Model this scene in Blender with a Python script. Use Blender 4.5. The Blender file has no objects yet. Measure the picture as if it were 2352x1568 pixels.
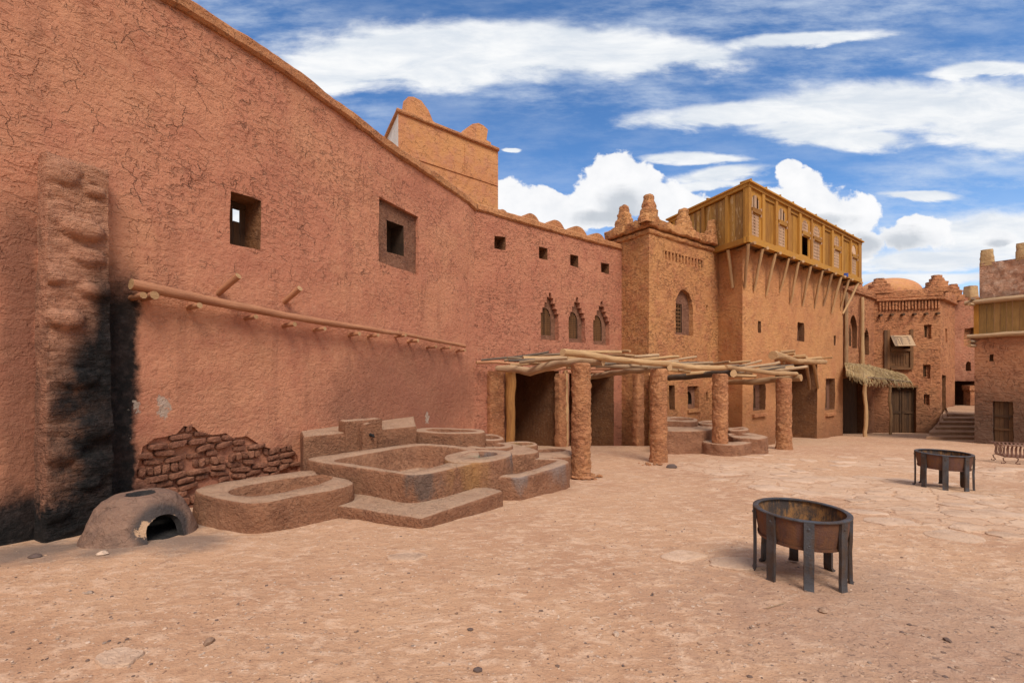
import bpy, bmesh, math, random
from mathutils import Vector, noise, geometry
random.seed(7)
SC = bpy.context.scene
COL = SC.collection
# ---------------------------------------------------------------- camera, sky, sun, exposure
F, CX, HY, CH = 1045.0, 1176.0, 850.0, 1.75      # survey of the photograph: focal length, principal column, eye line, eye height
cam = bpy.data.cameras.new('camera'); cam.sensor_width = 36; cam.lens = 36*F/2352
cam.shift_y = (HY-784)/2352; cam.clip_end = 3000; cam.clip_start = .05
co = bpy.data.objects.new('camera', cam); COL.objects.link(co)
co.location = (0, 0, CH); co.rotation_euler = (math.radians(90), 0, 0); SC.camera = co
SUN_EL, SUN_AZ = 52, 166                          # azimuth clockwise from +Y
su = bpy.data.lights.new('sun', 'SUN'); su.energy = 1.5; su.angle = math.radians(26); su.color = (1, .925, .82)
so = bpy.data.objects.new('sun', su); COL.objects.link(so)
so.rotation_euler = (math.radians(90-SUN_EL), 0, math.radians(180-SUN_AZ)); so.location = (10, -20, 30)
vs = SC.view_settings; vs.view_transform = 'Standard'; vs.look = 'None'; vs.gamma = 1; vs.use_curve_mapping = False
vs.exposure = 1.22

def pxdir(x, y):
    v = Vector(((x-CX)/F, 1, (HY-y)/F)); v.normalize()
    return math.atan2(v.x, v.y), math.asin(v.z)

class NT:
    """small node-tree helper"""
    def __init__(s, nt): s.nt = nt; s.n = nt.nodes; s.l = nt.links
    def set(s, sock, v):
        if v is None: return
        if isinstance(v, bpy.types.NodeSocket): s.l.new(v, sock)
        else:
            if isinstance(v, tuple) and len(v) == 3 and sock.type == 'RGBA': v = (*v, 1)
            sock.default_value = v
    def math(s, op, a, b=None, c=None, clamp=False):
        m = s.n.new('ShaderNodeMath'); m.operation = op; m.use_clamp = clamp
        for i, v in enumerate((a, b, c)): s.set(m.inputs[i], v)
        return m.outputs[0]
    def vm(s, op, a, b=None):
        m = s.n.new('ShaderNodeVectorMath'); m.operation = op
        s.set(m.inputs[0], a); s.set(m.inputs[1], b)
        return m.outputs['Value'] if op in ('LENGTH', 'DOT_PRODUCT', 'DISTANCE') else m.outputs[0]
    def noise(s, vec, scale, detail=4, rough=.55, dist=0, col=False):
        m = s.n.new('ShaderNodeTexNoise'); s.set(m.inputs['Vector'], vec); m.inputs['Scale'].default_value = scale
        m.inputs['Detail'].default_value = detail; m.inputs['Roughness'].default_value = rough; m.inputs['Distortion'].default_value = dist
        return m.outputs['Color' if col else 'Fac']
    def vor(s, vec, scale, feature='F1', out='Distance', rand=1):
        m = s.n.new('ShaderNodeTexVoronoi'); m.feature = feature; s.set(m.inputs['Vector'], vec)
        m.inputs['Scale'].default_value = scale; m.inputs['Randomness'].default_value = rand
        return m.outputs[out]
    def mr(s, v, a, b, c=0, d=1, smooth=True):
        m = s.n.new('ShaderNodeMapRange'); m.interpolation_type = 'SMOOTHSTEP' if smooth else 'LINEAR'
        s.set(m.inputs[0], v)
        for i, x in enumerate((a, b, c, d)): s.set(m.inputs[i+1], x)
        return m.outputs[0]
    def mix(s, f, a, b, mode='MIX'):
        m = s.n.new('ShaderNodeMix'); m.data_type = 'RGBA'; m.blend_type = mode
        s.set(m.inputs[0], f); s.set(m.inputs[6], a); s.set(m.inputs[7], b)
        return m.outputs[2]
    def mapping(s, vec, loc=(0,0,0), rot=(0,0,0), scl=(1,1,1), kind='POINT'):
        m = s.n.new('ShaderNodeMapping'); m.vector_type = kind; s.set(m.inputs[0], vec)
        m.inputs[1].default_value = loc; m.inputs[2].default_value = rot; m.inputs[3].default_value = scl
        return m.outputs[0]
    def sep(s, v):
        m = s.n.new('ShaderNodeSeparateXYZ'); s.set(m.inputs[0], v); return m.outputs
    def comb(s, x=0, y=0, z=0):
        m = s.n.new('ShaderNodeCombineXYZ')
        for i, v in enumerate((x, y, z)): s.set(m.inputs[i], v)
        return m.outputs[0]
    def bump(s, h, dist, strength=1):
        m = s.n.new('ShaderNodeBump'); s.set(m.inputs['Height'], h); m.inputs['Distance'].default_value = dist
        m.inputs['Strength'].default_value = strength; return m.outputs[0]

def make_world():
    w = bpy.data.worlds.new('World'); SC.world = w; w.use_nodes = True
    T = NT(w.node_tree); T.n.clear()
    sky = T.n.new('ShaderNodeTexSky'); sky.sky_type = 'NISHITA'; sky.sun_disc = False
    sky.sun_elevation = math.radians(SUN_EL); sky.sun_rotation = math.radians(SUN_AZ)
    sky.altitude = 1200; sky.air_density = 1.0; sky.dust_density = .3; sky.ozone_density = 2.5
    hs = T.n.new('ShaderNodeHueSaturation'); hs.inputs['Saturation'].default_value = 1.2; hs.inputs['Value'].default_value = 1.0
    hs.inputs['Hue'].default_value = .502
    T.l.new(sky.outputs[0], hs.inputs['Color'])
    g = T.n.new('ShaderNodeTexCoord').outputs['Generated']
    v = T.vm('NORMALIZE', g); x, y, z = T.sep(v)
    yy = T.math('MAXIMUM', y, .12)
    ae = T.comb(T.math('DIVIDE', x, yy), T.math('DIVIDE', z, yy), 0)      # cloud bank to the north, laid out on a distant plane facing south
    front = T.mr(y, .22, .40)
    def field(vec, ells):
        d = None
        for (px, py, rx, ry, rot) in ells:
            t = T.mapping(vec, ((px-CX)/F, (HY-py)/F, 0), (0, 0, math.radians(rot)), (rx/F, ry/F, 1), 'TEXTURE')
            k = T.math('SUBTRACT', 1, T.vm('LENGTH', t))
            d = k if d is None else T.math('SMOOTH_MAX', d, k, .12)
        return d
    nw = T.noise(T.mapping(ae, scl=(2.2, 9, 1), rot=(0, 0, math.radians(-3))), 2.2, 8, .62, .35)
    nw2 = T.noise(T.mapping(ae, scl=(1, 2.4, 1)), 9, 7, .62, .2)
    nb = T.noise(T.mapping(ae, scl=(1, 1.2, 1)), 15, 9, .58, .2)
    nb2 = T.noise(ae, 6, 5, .55)
    vb = T.vor(T.vm('ADD', ae, T.mapping(T.noise(ae, 20, 3, .5, 0, True), scl=(.03, .03, 0))), 22, 'SMOOTH_F1')
    warp = T.vm('ADD', ae, T.comb(T.mr(nb2, 0, 1, -.06, .06, False), T.mr(nw, 0, 1, -.02, .02, False), 0))
    strat = field(warp, [(530,480,260,120,0),(1000,128,400,88,0),(1340,118,360,66,-2),(820,150,230,62,8),(1140,90,330,50,0),(1560,125,150,40,-4),(1850,92,200,20,5),
        (1720,262,320,34,4),(2000,250,330,70,2),(2300,268,300,98,-2),(1900,310,230,36,-6),(2250,160,150,20,4),(2420,156,110,20,2),
        (1600,364,130,15,0),(1650,402,130,22,6),(1560,430,200,14,4),(2120,450,110,13,-2),(2300,540,260,60,2),(2130,600,240,30,2),
        (2080,640,300,16,1),(1172,344,30,6,-3)])
    sa = T.mr(T.math('ADD', strat, T.math('ADD', T.mr(nw, .25, .75, -.17, .17, False), T.mr(nw2, .25, .75, -.2, .2, False))), -.10, .42)
    cum = field(ae, [(1420,395,80,64,0),(1385,455,94,68,0),(1480,450,82,62,0),(1200,495,120,58,0),(1320,500,150,40,0),(1600,485,150,42,0),
        (1840,420,58,42,0),(1800,480,130,60,0),(1880,478,110,70,0),(1955,500,90,60,0),(1960,560,120,44,0),(2090,535,96,44,0),
        (2290,545,48,26,0),(1160,450,60,42,0),(1250,470,90,44,0),(1520,470,70,50,0),(1815,390,34,26,0),(1575,470,120,36,0)])
    bil = T.math('SUBTRACT', T.mr(nb, .2, .8, -.46, .46, False), T.math('MULTIPLY', vb, .5))
    ca = T.mr(T.math('ADD', cum, T.math('ADD', bil, .16)), -.02, .15)
    vn = T.noise(T.mapping(ae, scl=(2.2, 8, 1), rot=(0, 0, math.radians(-7))), 1.7, 8, .66)
    veil = field(ae, [(560,60,280,120,-14),(1750,40,760,100,6),(1330,215,420,60,-4),(1950,160,500,60,4),(2230,430,300,120,5),(2150,600,420,150,0),(2000,700,900,90,0),(1000,560,600,120,0),(700,180,240,80,-25)])
    va = T.math('MULTIPLY', T.mr(vn, .34, .74), T.mr(veil, -.25, .6, .22, .66))
    low = T.mr(z, .0, .36, .62, 0)
    va = T.math('MAXIMUM', va, T.math('MULTIPLY', low, T.mr(nw, .2, .7, .4, 1)))
    bel = field(warp, [(1440,478,74,50,0),(1400,503,120,28,0),(1860,512,120,26,0),(1960,562,110,36,0),(2085,550,88,34,0),(2290,556,44,18,0),(1720,505,90,20,0)])
    bel = T.math('MULTIPLY', T.mr(T.math('ADD', bel, T.mr(nb, .2, .8, -.35, .35, False)), -.05, .7), .72)
    lump = T.mr(nb, .25, .7, .55, 1.0)
    CW = 5.3
    sc = lambda t: tuple(CW*k for k in t)
    white = T.mix(bel, sc((1, 1.0, 1.01)), sc((.42, .47, .54)))
    grayst = T.mix(T.mr(nw, .3, .7), sc((.72, .78, .86)), sc((.98, .99, 1)))
    c = T.mix(va, hs.outputs[0], sc((.74, .82, .93)))
    c = T.mix(sa, c, grayst)
    c = T.mix(ca, c, T.mix(lump, sc((.74, .78, .84)), white))
    # the rest of the dome: unseen bright overcast, added as soft fill light
    ov = T.noise(T.mapping(v, scl=(1, 1, 2)), 2.2, 6, .6, .3)
    oc = T.mix(T.mr(ov, .35, .62), hs.outputs[0], (7.6, 7.0, 6.2))
    oc = T.mix(T.mr(ov, .6, .75), oc, (6.4, 6.0, 5.5))
    zg = T.mr(z, -.1, .9, .18, 1.25, False); oc = T.vm('MULTIPLY', oc, T.comb(zg, zg, zg))
    c = T.mix(front, oc, c)
    bg = T.n.new('ShaderNodeBackground'); bg.inputs['Strength'].default_value = .08
    T.l.new(c, bg.inputs['Color'])
    out = T.n.new('ShaderNodeOutputWorld'); T.l.new(bg.outputs[0], out.inputs['Surface'])
    w.cycles.sampling_method = 'MANUAL'; w.cycles.sample_map_resolution = 512
make_world()

# ---------------------------------------------------------------- geometry helpers
def nz(p, sc=1.0, seed=0.0): return noise.noise(Vector((p[0]*sc+seed, p[1]*sc-seed*.7, p[2]*sc+seed*1.3)))
def sst(a, b, x):
    t = max(0, min(1, (x-a)/(b-a))); return t*t*(3-2*t)
def gz0(X, Y):                                    # the yard falls away from the viewer
    yy = min(Y, 45)
    return -.07*yy - .40*sst(17.5, 23, Y) - .27*sst(30, 36, Y)
def gz(X, Y):
    z = gz0(X, Y)
    if -12 < X < 30 and -2 < Y < 40:
        p = (X, Y, 0)
        z += .035*nz(p, .55, 3) + .014*nz(p, 2.1, 9)
    return z
def at(x, y, Y): return Vector(((x-CX)/F*Y, Y, CH+(HY-y)/F*Y))
def ptz(x, y, z):
    Y = (CH-z)*F/(y-HY); return Vector(((x-CX)/F*Y, Y, z))
def grd(x, y):                                    # point of the yard seen at a pixel
    Y = 8.0
    for _ in range(30):
        X = (x-CX)/F*Y; Y = .5*Y+.5*(CH-gz0(X, Y))*F/(y-HY)
    return Vector(((x-CX)/F*Y, Y, gz((x-CX)/F*Y, Y)))
REG = dict(Z1=(1500,440,.2976), R2=(2040,600,.3444), R3=(1840,1080,.3061), R4=(1160,820,.2551), R5=(1640,820,.2168), R6=(1520,480,.1913),
           R7=(1800,440,.1913), P7=(1180,840,.3827), B5=(740,1000,.3061), B4=(320,1000,.2891), W6=(900,200,.4464), W1=(0,0,.4464), W3=(300,600,.3912))
def q(r, x, y):
    a, b, s = REG[r]; return ((a+s*x)/1.0884, (b+s*y)/1.0884)
def qs(r, pts): return [q(r, *p) for p in pts]

class Face:
    """a vertical facade: origin, direction along it, normal towards the yard"""
    def __init__(s, o, d, flip=False):
        s.o = Vector((o[0], o[1])); s.d = Vector((d[0], d[1])).normalized()
        n = Vector((s.d.y, -s.d.x)); s.n = -n if flip else n
    def s_of(s, x, off=0):
        u = (x-CX)/F; o = s.o+s.n*off
        return (u*o.y-o.x)/(s.d.x-u*s.d.y)
    def hit(s, x, y, off=0):
        k = s.s_of(x, off); p = s.o+s.n*off+s.d*k
        return (k, CH+(HY-y)/F*p.y)
    def hits(s, pts, off=0): return [s.hit(x, y, off) for x, y in pts]
    def w(s, k, z, off=0):
        p = s.o+s.d*k+s.n*off; return Vector((p.x, p.y, z))

def resample(poly, step, closed=True):
    out = []; n = len(poly)
    for i in range(n if closed else n-1):
        a = Vector(poly[i]); b = Vector(poly[(i+1) % n]); m = max(1, int(round((b-a).length/step)))
        for k in range(m): out.append(a.lerp(b, k/m))
    if not closed: out.append(Vector(poly[-1]))
    return out
def inside(p, poly):
    c = False; j = len(poly)-1
    for i in range(len(poly)):
        a, b = poly[i], poly[j]
        if (a[1] > p[1]) != (b[1] > p[1]) and p[0] < (b[0]-a[0])*(p[1]-a[1])/(b[1]-a[1])+a[0]: c = not c
        j = i
    return c
def chaikin(poly, n=2, closed=True):
    for _ in range(n):
        out = []; m = len(poly)
        rng = range(m if closed else m-1)
        if not closed: out.append(Vector(poly[0]))
        for i in rng:
            a = Vector(poly[i]); b = Vector(poly[(i+1) % m])
            out += [a.lerp(b, .25), a.lerp(b, .75)]
        if not closed: out.append(Vector(poly[-1]))
        poly = out
    return poly
def arch(s0, s1, z0, z1, n=10, point=0):
    """opening with a round (or pointed) head"""
    r = (s1-s0)/2; c = (s0+s1)/2; h = min(r*(1+point), (z1-z0)*.8); zs = z1-h
    pts = [(s0, z0), (s1, z0)]
    for i in range(n+1):
        a = math.pi*i/n; pts.append((c+r*math.cos(a), zs+h*math.sin(a)**(1 if not point else .8)))
    return pts
def rect(s0, s1, z0, z1): return [(s0, z0), (s1, z0), (s1, z1), (s0, z1)]

class MB:
    def __init__(s): s.v = []; s.f = []; s.mi = []; s.uv = []; s.tint = []
    def face(s, idx, mi=0, uv=None, tint=0.):
        s.f.append(tuple(idx)); s.mi.append(mi); s.uv.append(uv); s.tint.append(tint)
    def add(s, pts): b = len(s.v); s.v += [Vector(p) for p in pts]; return b
    def box(s, o, ax, ay, az, mi=0, tint=None, jit=0):
        """box from corner o spanned by three vectors; the grain runs along the longest"""
        o, ax, ay, az = map(Vector, (o, ax, ay, az)); t = random.random() if tint is None else tint
        P = [o, o+ax, o+ax+ay, o+ay, o+az, o+ax+az, o+ax+ay+az, o+ay+az]
        if jit: P = [p+Vector((random.uniform(-jit, jit) for _ in range(3))) for p in P]
        b = s.add(P); L = sorted((ax, ay, az), key=lambda v: -v.length); l = L[0].normalized(); m = L[1].normalized(); k = L[2].normalized(); ru = random.random()*7
        for q_ in ((0,3,2,1),(4,5,6,7),(0,1,5,4),(1,2,6,5),(2,3,7,6),(3,0,4,7)):
            s.face([b+i for i in q_], mi, [((P[i]-o).dot(l)+ru, (P[i]-o).dot(m)+(P[i]-o).dot(k)+ru) for i in q_], t)
    def tube(s, pts, rad, seg=10, cap=1, wob=.0, tint=None, sub=None):
        """a log or rod along a polyline; cut ends use material slot `cap`"""
        pts = [Vector(p) for p in pts]; t = random.random() if tint is None else tint
        if not isinstance(rad, (list, tuple)): rad = [rad]*len(pts)
        if sub:
            P, R = [], []
            for i in range(len(pts)-1):
                m = max(1, int((pts[i+1]-pts[i]).length/sub))
                for k in range(m): P.append(pts[i].lerp(pts[i+1], k/m)); R.append(rad[i]+(rad[i+1]-rad[i])*k/m)
            P.append(pts[-1]); R.append(rad[-1]); pts, rad = P, R
        rs = random.random()*50; L = 0; b = len(s.v); n = len(pts)
        ring_u = []
        up = Vector((0, 0, 1))
        for i, p in enumerate(pts):
            d = (pts[min(i+1, n-1)]-pts[max(i-1, 0)]).normalized()
            if abs(d.dot(up)) > .93: up = Vector((1, 0, 0))
            a = d.cross(up).normalized(); c = a.cross(d)
            if i: L += (p-pts[i-1]).length
            ring_u.append(L)
            if wob and 0 < i < n-1: p = p+a*wob*noise.noise((L*1.3, rs, 0))*1.4+c*wob*noise.noise((rs, L*1.3, 5))*1.4
            for k in range(seg):
                an = 2*math.pi*k/seg
                r = rad[i]*(1+(.16*noise.noise((L*2.2, math.cos(an)*1.1+rs, math.sin(an)*1.1)) if wob else 0))
                s.v.append(p+(a*math.cos(an)+c*math.sin(an))*r)
        for i in range(n-1):
            for k in range(seg):
                k2 = (k+1) % seg; R2 = 2*math.pi*rad[i]
                s.face((b+i*seg+k, b+i*seg+k2, b+(i+1)*seg+k2, b+(i+1)*seg+k), 0,
                       [(ring_u[i]+rs, k/seg*R2), (ring_u[i]+rs, (k+1)/seg*R2), (ring_u[i+1]+rs, (k+1)/seg*R2), (ring_u[i+1]+rs, k/seg*R2)], t)
        for e, i0 in ((0, b), (1, b+(n-1)*seg)):
            idx = list(range(i0, i0+seg))
            if not e: idx.reverse()
            s.face(idx, cap, [(math.cos(2*math.pi*k/seg)*.5, math.sin(2*math.pi*k/seg)*.5) for k in range(seg)], t)
    def loft(s, loops, closed=True, cap0=False, cap1=False, mi=0, tint=0.):
        n = len(loops[0]); b = len(s.v)
        for L in loops: s.v += [Vector(p) for p in L]
        for i in range(len(loops)-1):
            for k in range(n if closed else n-1):
                k2 = (k+1) % n
                s.face((b+i*n+k, b+i*n+k2, b+(i+1)*n+k2, b+(i+1)*n+k), mi, None, tint)
        if cap0: s.face([b+k for k in reversed(range(n))], mi, None, tint)
        if cap1: s.face([b+(len(loops)-1)*n+k for k in range(n)], mi, None, tint)
    def build(s, name, mats, parent=None, sharp=40):
        me = bpy.data.meshes.new(name); me.from_pydata([tuple(v) for v in s.v], [], s.f)
        if not isinstance(mats, (list, tuple)): mats = [mats]
        for m in mats: me.materials.append(m)
        uvl = me.uv_layers.new(name='UVMap'); k = 0; flat = []
        for f, u in zip(s.f, s.uv):
            flat += [c for p in (u or [(0, 0)]*len(f)) for c in p]
        uvl.data.foreach_set('uv', flat)
        at_ = me.attributes.new('tint', 'FLOAT', 'FACE'); at_.data.foreach_set('value', s.tint)
        me.polygons.foreach_set('material_index', [min(m, len(mats)-1) for m in s.mi])
        me.polygons.foreach_set('use_smooth', [True]*len(s.f)); me.update()
        me.set_sharp_from_angle(angle=math.radians(sharp))
        o = bpy.data.objects.new(name, me); COL.objects.link(o)
        if parent is not None: o.parent = parent
        return o

def tag(o, label=None, cat=None, group=None, kind=None):
    for k, v in (('label', label), ('category', cat), ('group', group), ('kind', kind)):
        if v: o[k] = v
    return o
def thing(name, label, cat, loc=None, group=None):
    o = bpy.data.objects.new(name, None); COL.objects.link(o); o.empty_display_size = .2
    return tag(o, label, cat, group)
def plabel(o, label): o['label'] = label; return o

def skin(mb, face, outline, holes=(), g=.4, amp=.02, off=0, seed=0, fine=0, mi=0, edge=.35, jag=0, uv=False, flipn=False):
    """a plastered sheet with openings; every opening is (polygon, depth, closed) and gets its reveals and its back"""
    smin = min(p[0] for p in outline); smax = max(p[0] for p in outline)
    def D(k, z):
        p = face.w(k, z)
        t = min(1, max(0, min(k-smin, smax-k)/edge)) if edge else 1
        return off+t*(amp*(nz(p, .55, seed)+.5*nz(p, 1.7, seed+4))+fine*nz(p, 5, seed+8))
    ob = resample([Vector(p) for p in outline], g)
    hb = [resample([Vector(p) for p in h[0]], min(g, .25)) for h in holes]
    if jag: hb = [[p+Vector((random.uniform(-jag, jag), random.uniform(-jag, jag))) for p in L] for L in hb]
    pts = list(ob); edges = [(i, (i+1) % len(ob)) for i in range(len(ob))]
    for L in hb:
        b = len(pts); pts += L; edges += [(b+i, b+(i+1) % len(L)) for i in range(len(L))]
    zmin = min(p[1] for p in outline); zmax = max(p[1] for p in outline); bp = list(pts)
    from mathutils.kdtree import KDTree
    kd = KDTree(len(bp))
    for i, p in enumerate(bp): kd.insert((p.x, p.y, 0), i)
    kd.balance()
    for i in range(int((smax-smin)/g)+1):
        for j in range(int((zmax-zmin)/g)+1):
            p = Vector((smin+i*g+random.uniform(-.2, .2)*g, zmin+j*g+random.uniform(-.2, .2)*g))
            if kd.find((p.x, p.y, 0))[2] > .5*g and inside(p, outline) and not any(inside(p, h[0]) for h in holes): pts.append(p)
    v2, e2, f2, *_ = geometry.delaunay_2d_cdt(pts, edges, [], 0, 1e-5)
    b = mb.add([face.w(p.x, p.y, D(p.x, p.y)) for p in v2])
    for t in f2:
        c = sum((v2[i] for i in t), Vector((0, 0)))/len(t)
        if not inside(c, outline) or any(inside(c, L) for L in hb): continue
        P = [v2[i] for i in t]
        ar = (P[1]-P[0]).cross(P[2]-P[0]) if len(P) == 3 else 1
        w3 = [mb.v[b+i] for i in t]; nn = (w3[1]-w3[0]).cross(w3[2]-w3[0])
        t = list(t)
        if nn.x*face.n.x+nn.y*face.n.y < 0: t.reverse()
        mb.face([b+i for i in t], mi, [(v2[i].y, v2[i].x) for i in t] if uv else None, 0.)
    for h, L in zip(holes, hb):
        dep = h[1]
        if dep <= 0: continue
        cx = sum(p.x for p in L)/len(L); cz = sum(p.y for p in L)/len(L); tp = h[3] if len(h) > 3 else .96
        fr = [face.w(p.x, p.y, D(p.x, p.y)) for p in L]
        mid = [face.w(p.x, p.y, D(p.x, p.y)-min(.06, dep*.3)) for p in L]
        bk = [face.w(cx+(p.x-cx)*tp, cz+(p.y-cz)*tp, off-dep) for p in L]
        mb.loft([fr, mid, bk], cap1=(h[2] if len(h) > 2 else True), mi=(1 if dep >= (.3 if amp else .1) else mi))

def lattice(mb, face, poly, off, pitch, bw, th=.02, horiz=True, skew=0, tintr=True):
    """a grille of bars filling a polygon in a facade plane"""
    s0 = min(p[0] for p in poly); s1 = max(p[0] for p in poly); z0 = min(p[1] for p in poly); z1 = max(p[1] for p in poly)
    def runs(fx, a0, a1):
        n = 60; out = []; st = None
        for i in range(n+1):
            t = a0+(a1-a0)*i/n; ins = inside(fx(t), poly)
            if ins and st is None: st = t
            if (not ins or i == n) and st is not None:
                if t-st > .04: out.append((st, t))
                st = None
        return out
    n3 = Vector((face.n.x, face.n.y, 0)); d3 = Vector((face.d.x, face.d.y, 0)); k = s0+pitch*.5
    while k < s1:
        kk = k+random.uniform(-1, 1)*skew
        for a, b in runs(lambda t: (kk, t), z0, z1): mb.box(face.w(kk-bw/2, a, off), d3*bw, n3*th, (0, 0, b-a))
        k += pitch
    k = z0+pitch*.5
    while horiz and k < z1:
        for a, b in runs(lambda t: (t, k), s0, s1): mb.box(face.w(a, k-bw/2, off-th*.9), d3*(b-a), n3*th, (0, 0, bw))
        k += pitch

def merlon(mb, c, d, w, t, h, seed=0, prof=None, rough=.03):
    """a stepped or tapering mud pinnacle"""
    d = Vector((d[0], d[1], 0)).normalized(); n = Vector((d.y, -d.x, 0)); c = Vector(c)
    prof = prof or [(-.1,1),(.0,1),(.16,.97),(.22,.84),(.42,.8),(.48,.64),(.66,.6),(.72,.46),(.93,.42),(1,.34)]
    loops = []
    P = []
    for i in range(len(prof)-1):
        (z0, w0), (z1, w1) = prof[i], prof[i+1]; m = max(1, int(abs(z1-z0)*h/.07))
        for k in range(m): P.append((z0+(z1-z0)*k/m, w0+(w1-w0)*k/m))
    P.append(prof[-1])
    for zf, wf in P:
        L = []
        for k in range(24):
            a = 2*math.pi*k/24; ca, sa = math.cos(a), math.sin(a); e = .42
            p = c+d*(math.copysign(abs(ca)**e, ca)*w/2*wf)+n*(math.copysign(abs(sa)**e, sa)*t/2*(.35+.65*wf))+Vector((0, 0, zf*h))
            r = 1+0*seed
            p += (d*ca+n*sa)*rough*(nz(p, 5, seed)+.6*nz(p, 12, seed))+Vector((0, 0, rough*.6*nz(p, 6, seed+3)))
            L.append(p)
        loops.append(L)
    mb.loft(loops, cap1=True)

def sweep_rect(mb, pts, face_ns, wi, wo, z0, z1, rough=.015, seg=.12, ends=True):
    """a moulding with a rounded square section along a wall top: pts carry (x, y, zbase); wi/wo reach in and out along the normal"""
    P, N = [], []
    for i in range(len(pts)-1):
        a, b = Vector(pts[i]), Vector(pts[i+1]); m = max(1, int((b-a).length/seg))
        for k in range(m): P.append(a.lerp(b, k/m)); N.append(Vector(face_ns[i]).lerp(Vector(face_ns[i+1]), k/m))
    P.append(Vector(pts[-1])); N.append(Vector(face_ns[-1]))
    loops = []; H = z1-z0; r = min(.05, H*.25)
    sec = [(-wi, z0), (-wi, z1-r), (-wi+r, z1), (wo-r, z1), (wo, z1-r), (wo, z0+r), (wo-r, z0)]
    for p, n in zip(P, N):
        L = []
        for (o, z) in sec:
            v = p+Vector((n.x*o, n.y*o, z))
            e = rough*(nz(v, 1.6, 2)+.8*nz(v, 5, 6))
            L.append(v+Vector((n.x*e, n.y*e, e*.9)))
        loops.append(L)
    mb.loft(loops, cap0=ends, cap1=ends)

# ---------------------------------------------------------------- materials
def base_mat(name, rough=.9):
    m = bpy.data.materials.new(name); m.use_nodes = True; T = NT(m.node_tree); T.n.clear()
    b = T.n.new('ShaderNodeBsdfPrincipled'); o = T.n.new('ShaderNodeOutputMaterial'); T.l.new(b.outputs[0], o.inputs[0])
    b.inputs['Roughness'].default_value = rough; b.inputs['Specular IOR Level'].default_value = .25
    return m, T, b
def plaster(name, ca, cb, cc, scale=1.0, bump=1.0, crack=.5, straw=.5, lines=0., marks=None, cracklo=None, ds=None, dark=(.15, .06, .034)):
    """mud render: blotchy colour, straw dents, drying cracks"""
    m, T, b = base_mat(name, .95); ds = ds or scale
    P = T.n.new('ShaderNodeNewGeometry').outputs['Position']
    big = T.noise(P, .35*scale, 3, .5); mid = T.noise(P, 1.7*scale, 5, .6); fin = T.noise(P, 8*ds, 6, .68); grit = T.noise(P, 40*ds, 4, .6)
    wv = T.vm('ADD', P, T.mapping(T.noise(P, 3.1*scale, 4, .6, 0, True), scl=(.36/scale,)*3))
    wd = T.vm('ADD', P, T.mapping(T.noise(P, 6*ds, 3, .6, 0, True), scl=(.12/ds,)*3))
    e1 = T.vor(wv, 2.7*scale, 'DISTANCE_TO_EDGE')
    cr = T.math('MULTIPLY', T.mr(e1, .0, .02, 1, 0), T.mr(T.noise(P, 2.3*scale, 4, .65), .50, .60))
    msk = T.mr(T.noise(P, .9*scale, 4, .6), .36, .62, .25, 1)
    if cracklo:
        z = T.sep(P)[2]
        up = T.mr(T.math('ADD', z, T.mr(mid, 0, 1, -1.2, 1.2, False)), cracklo[0], cracklo[1], .16, 1)
        cr = T.math('MULTIPLY', cr, up); msk = T.math('MULTIPLY', msk, T.mr(up, 0, 1, .25, 1, False))
    # straw dents and flakes: short dashes in three directions
    dn = None
    for rot, sc_, k in (((.5, .4, .7), (1.9, 1.9, 7), 2.6), ((-.6, .8, 2.1), (1.8, 1.8, 6), 2.3), ((1.3, -.5, .3), (2.0, 6, 2.0), 2.4)):
        d = T.mr(T.noise(T.mapping(wd, rot=rot, scl=sc_), k*ds, 2, .55, .2), .585, .665)
        dn = d if dn is None else T.math('MAXIMUM', dn, d)
    dn = T.math('MULTIPLY', dn, msk)
    col = T.mix(T.mr(big, .35, .65), ca, cb)
    col = T.mix(T.mr(mid, .42, .72, 0, .75), col, cc)
    col = T.mix(T.mr(fin, .46, .78, 0, .4), col, T.mix(.5, cb, (.55, .36, .23)))
    col = T.mix(T.mr(fin, .42, .26, 0, .35), col, dark)
    col = T.mix(T.math('MULTIPLY', cr, crack*.75, None, True), col, (.10, .042, .024))  # this and the next line paint crack and dent shadow into the colour
    col = T.mix(T.math('MULTIPLY', dn, straw*.62, None, True), col, dark)
    h = T.math('MULTIPLY', mid, .6)
    h = T.math('ADD', h, T.math('MULTIPLY', fin, .62)); h = T.math('ADD', h, T.math('MULTIPLY', grit, .12))
    h = T.math('SUBTRACT', h, T.math('MULTIPLY', cr, crack*.5)); h = T.math('SUBTRACT', h, T.math('MULTIPLY', dn, straw*.6))
    if lines:
        ln = T.noise(T.mapping(P, scl=(.5, .5, 3)), 1.5*scale, 5, .62, 1.2)
        h = T.math('ADD', h, T.math('MULTIPLY', ln, lines)); col = T.mix(T.mr(ln, .5, .8, 0, .3*lines), col, cc)
    if marks: col = marks(T, P, col, mid, fin)
    T.set(b.inputs['Base Color'], col)
    T.set(b.inputs['Normal'], T.bump(h, .075*bump))
    return m
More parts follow.
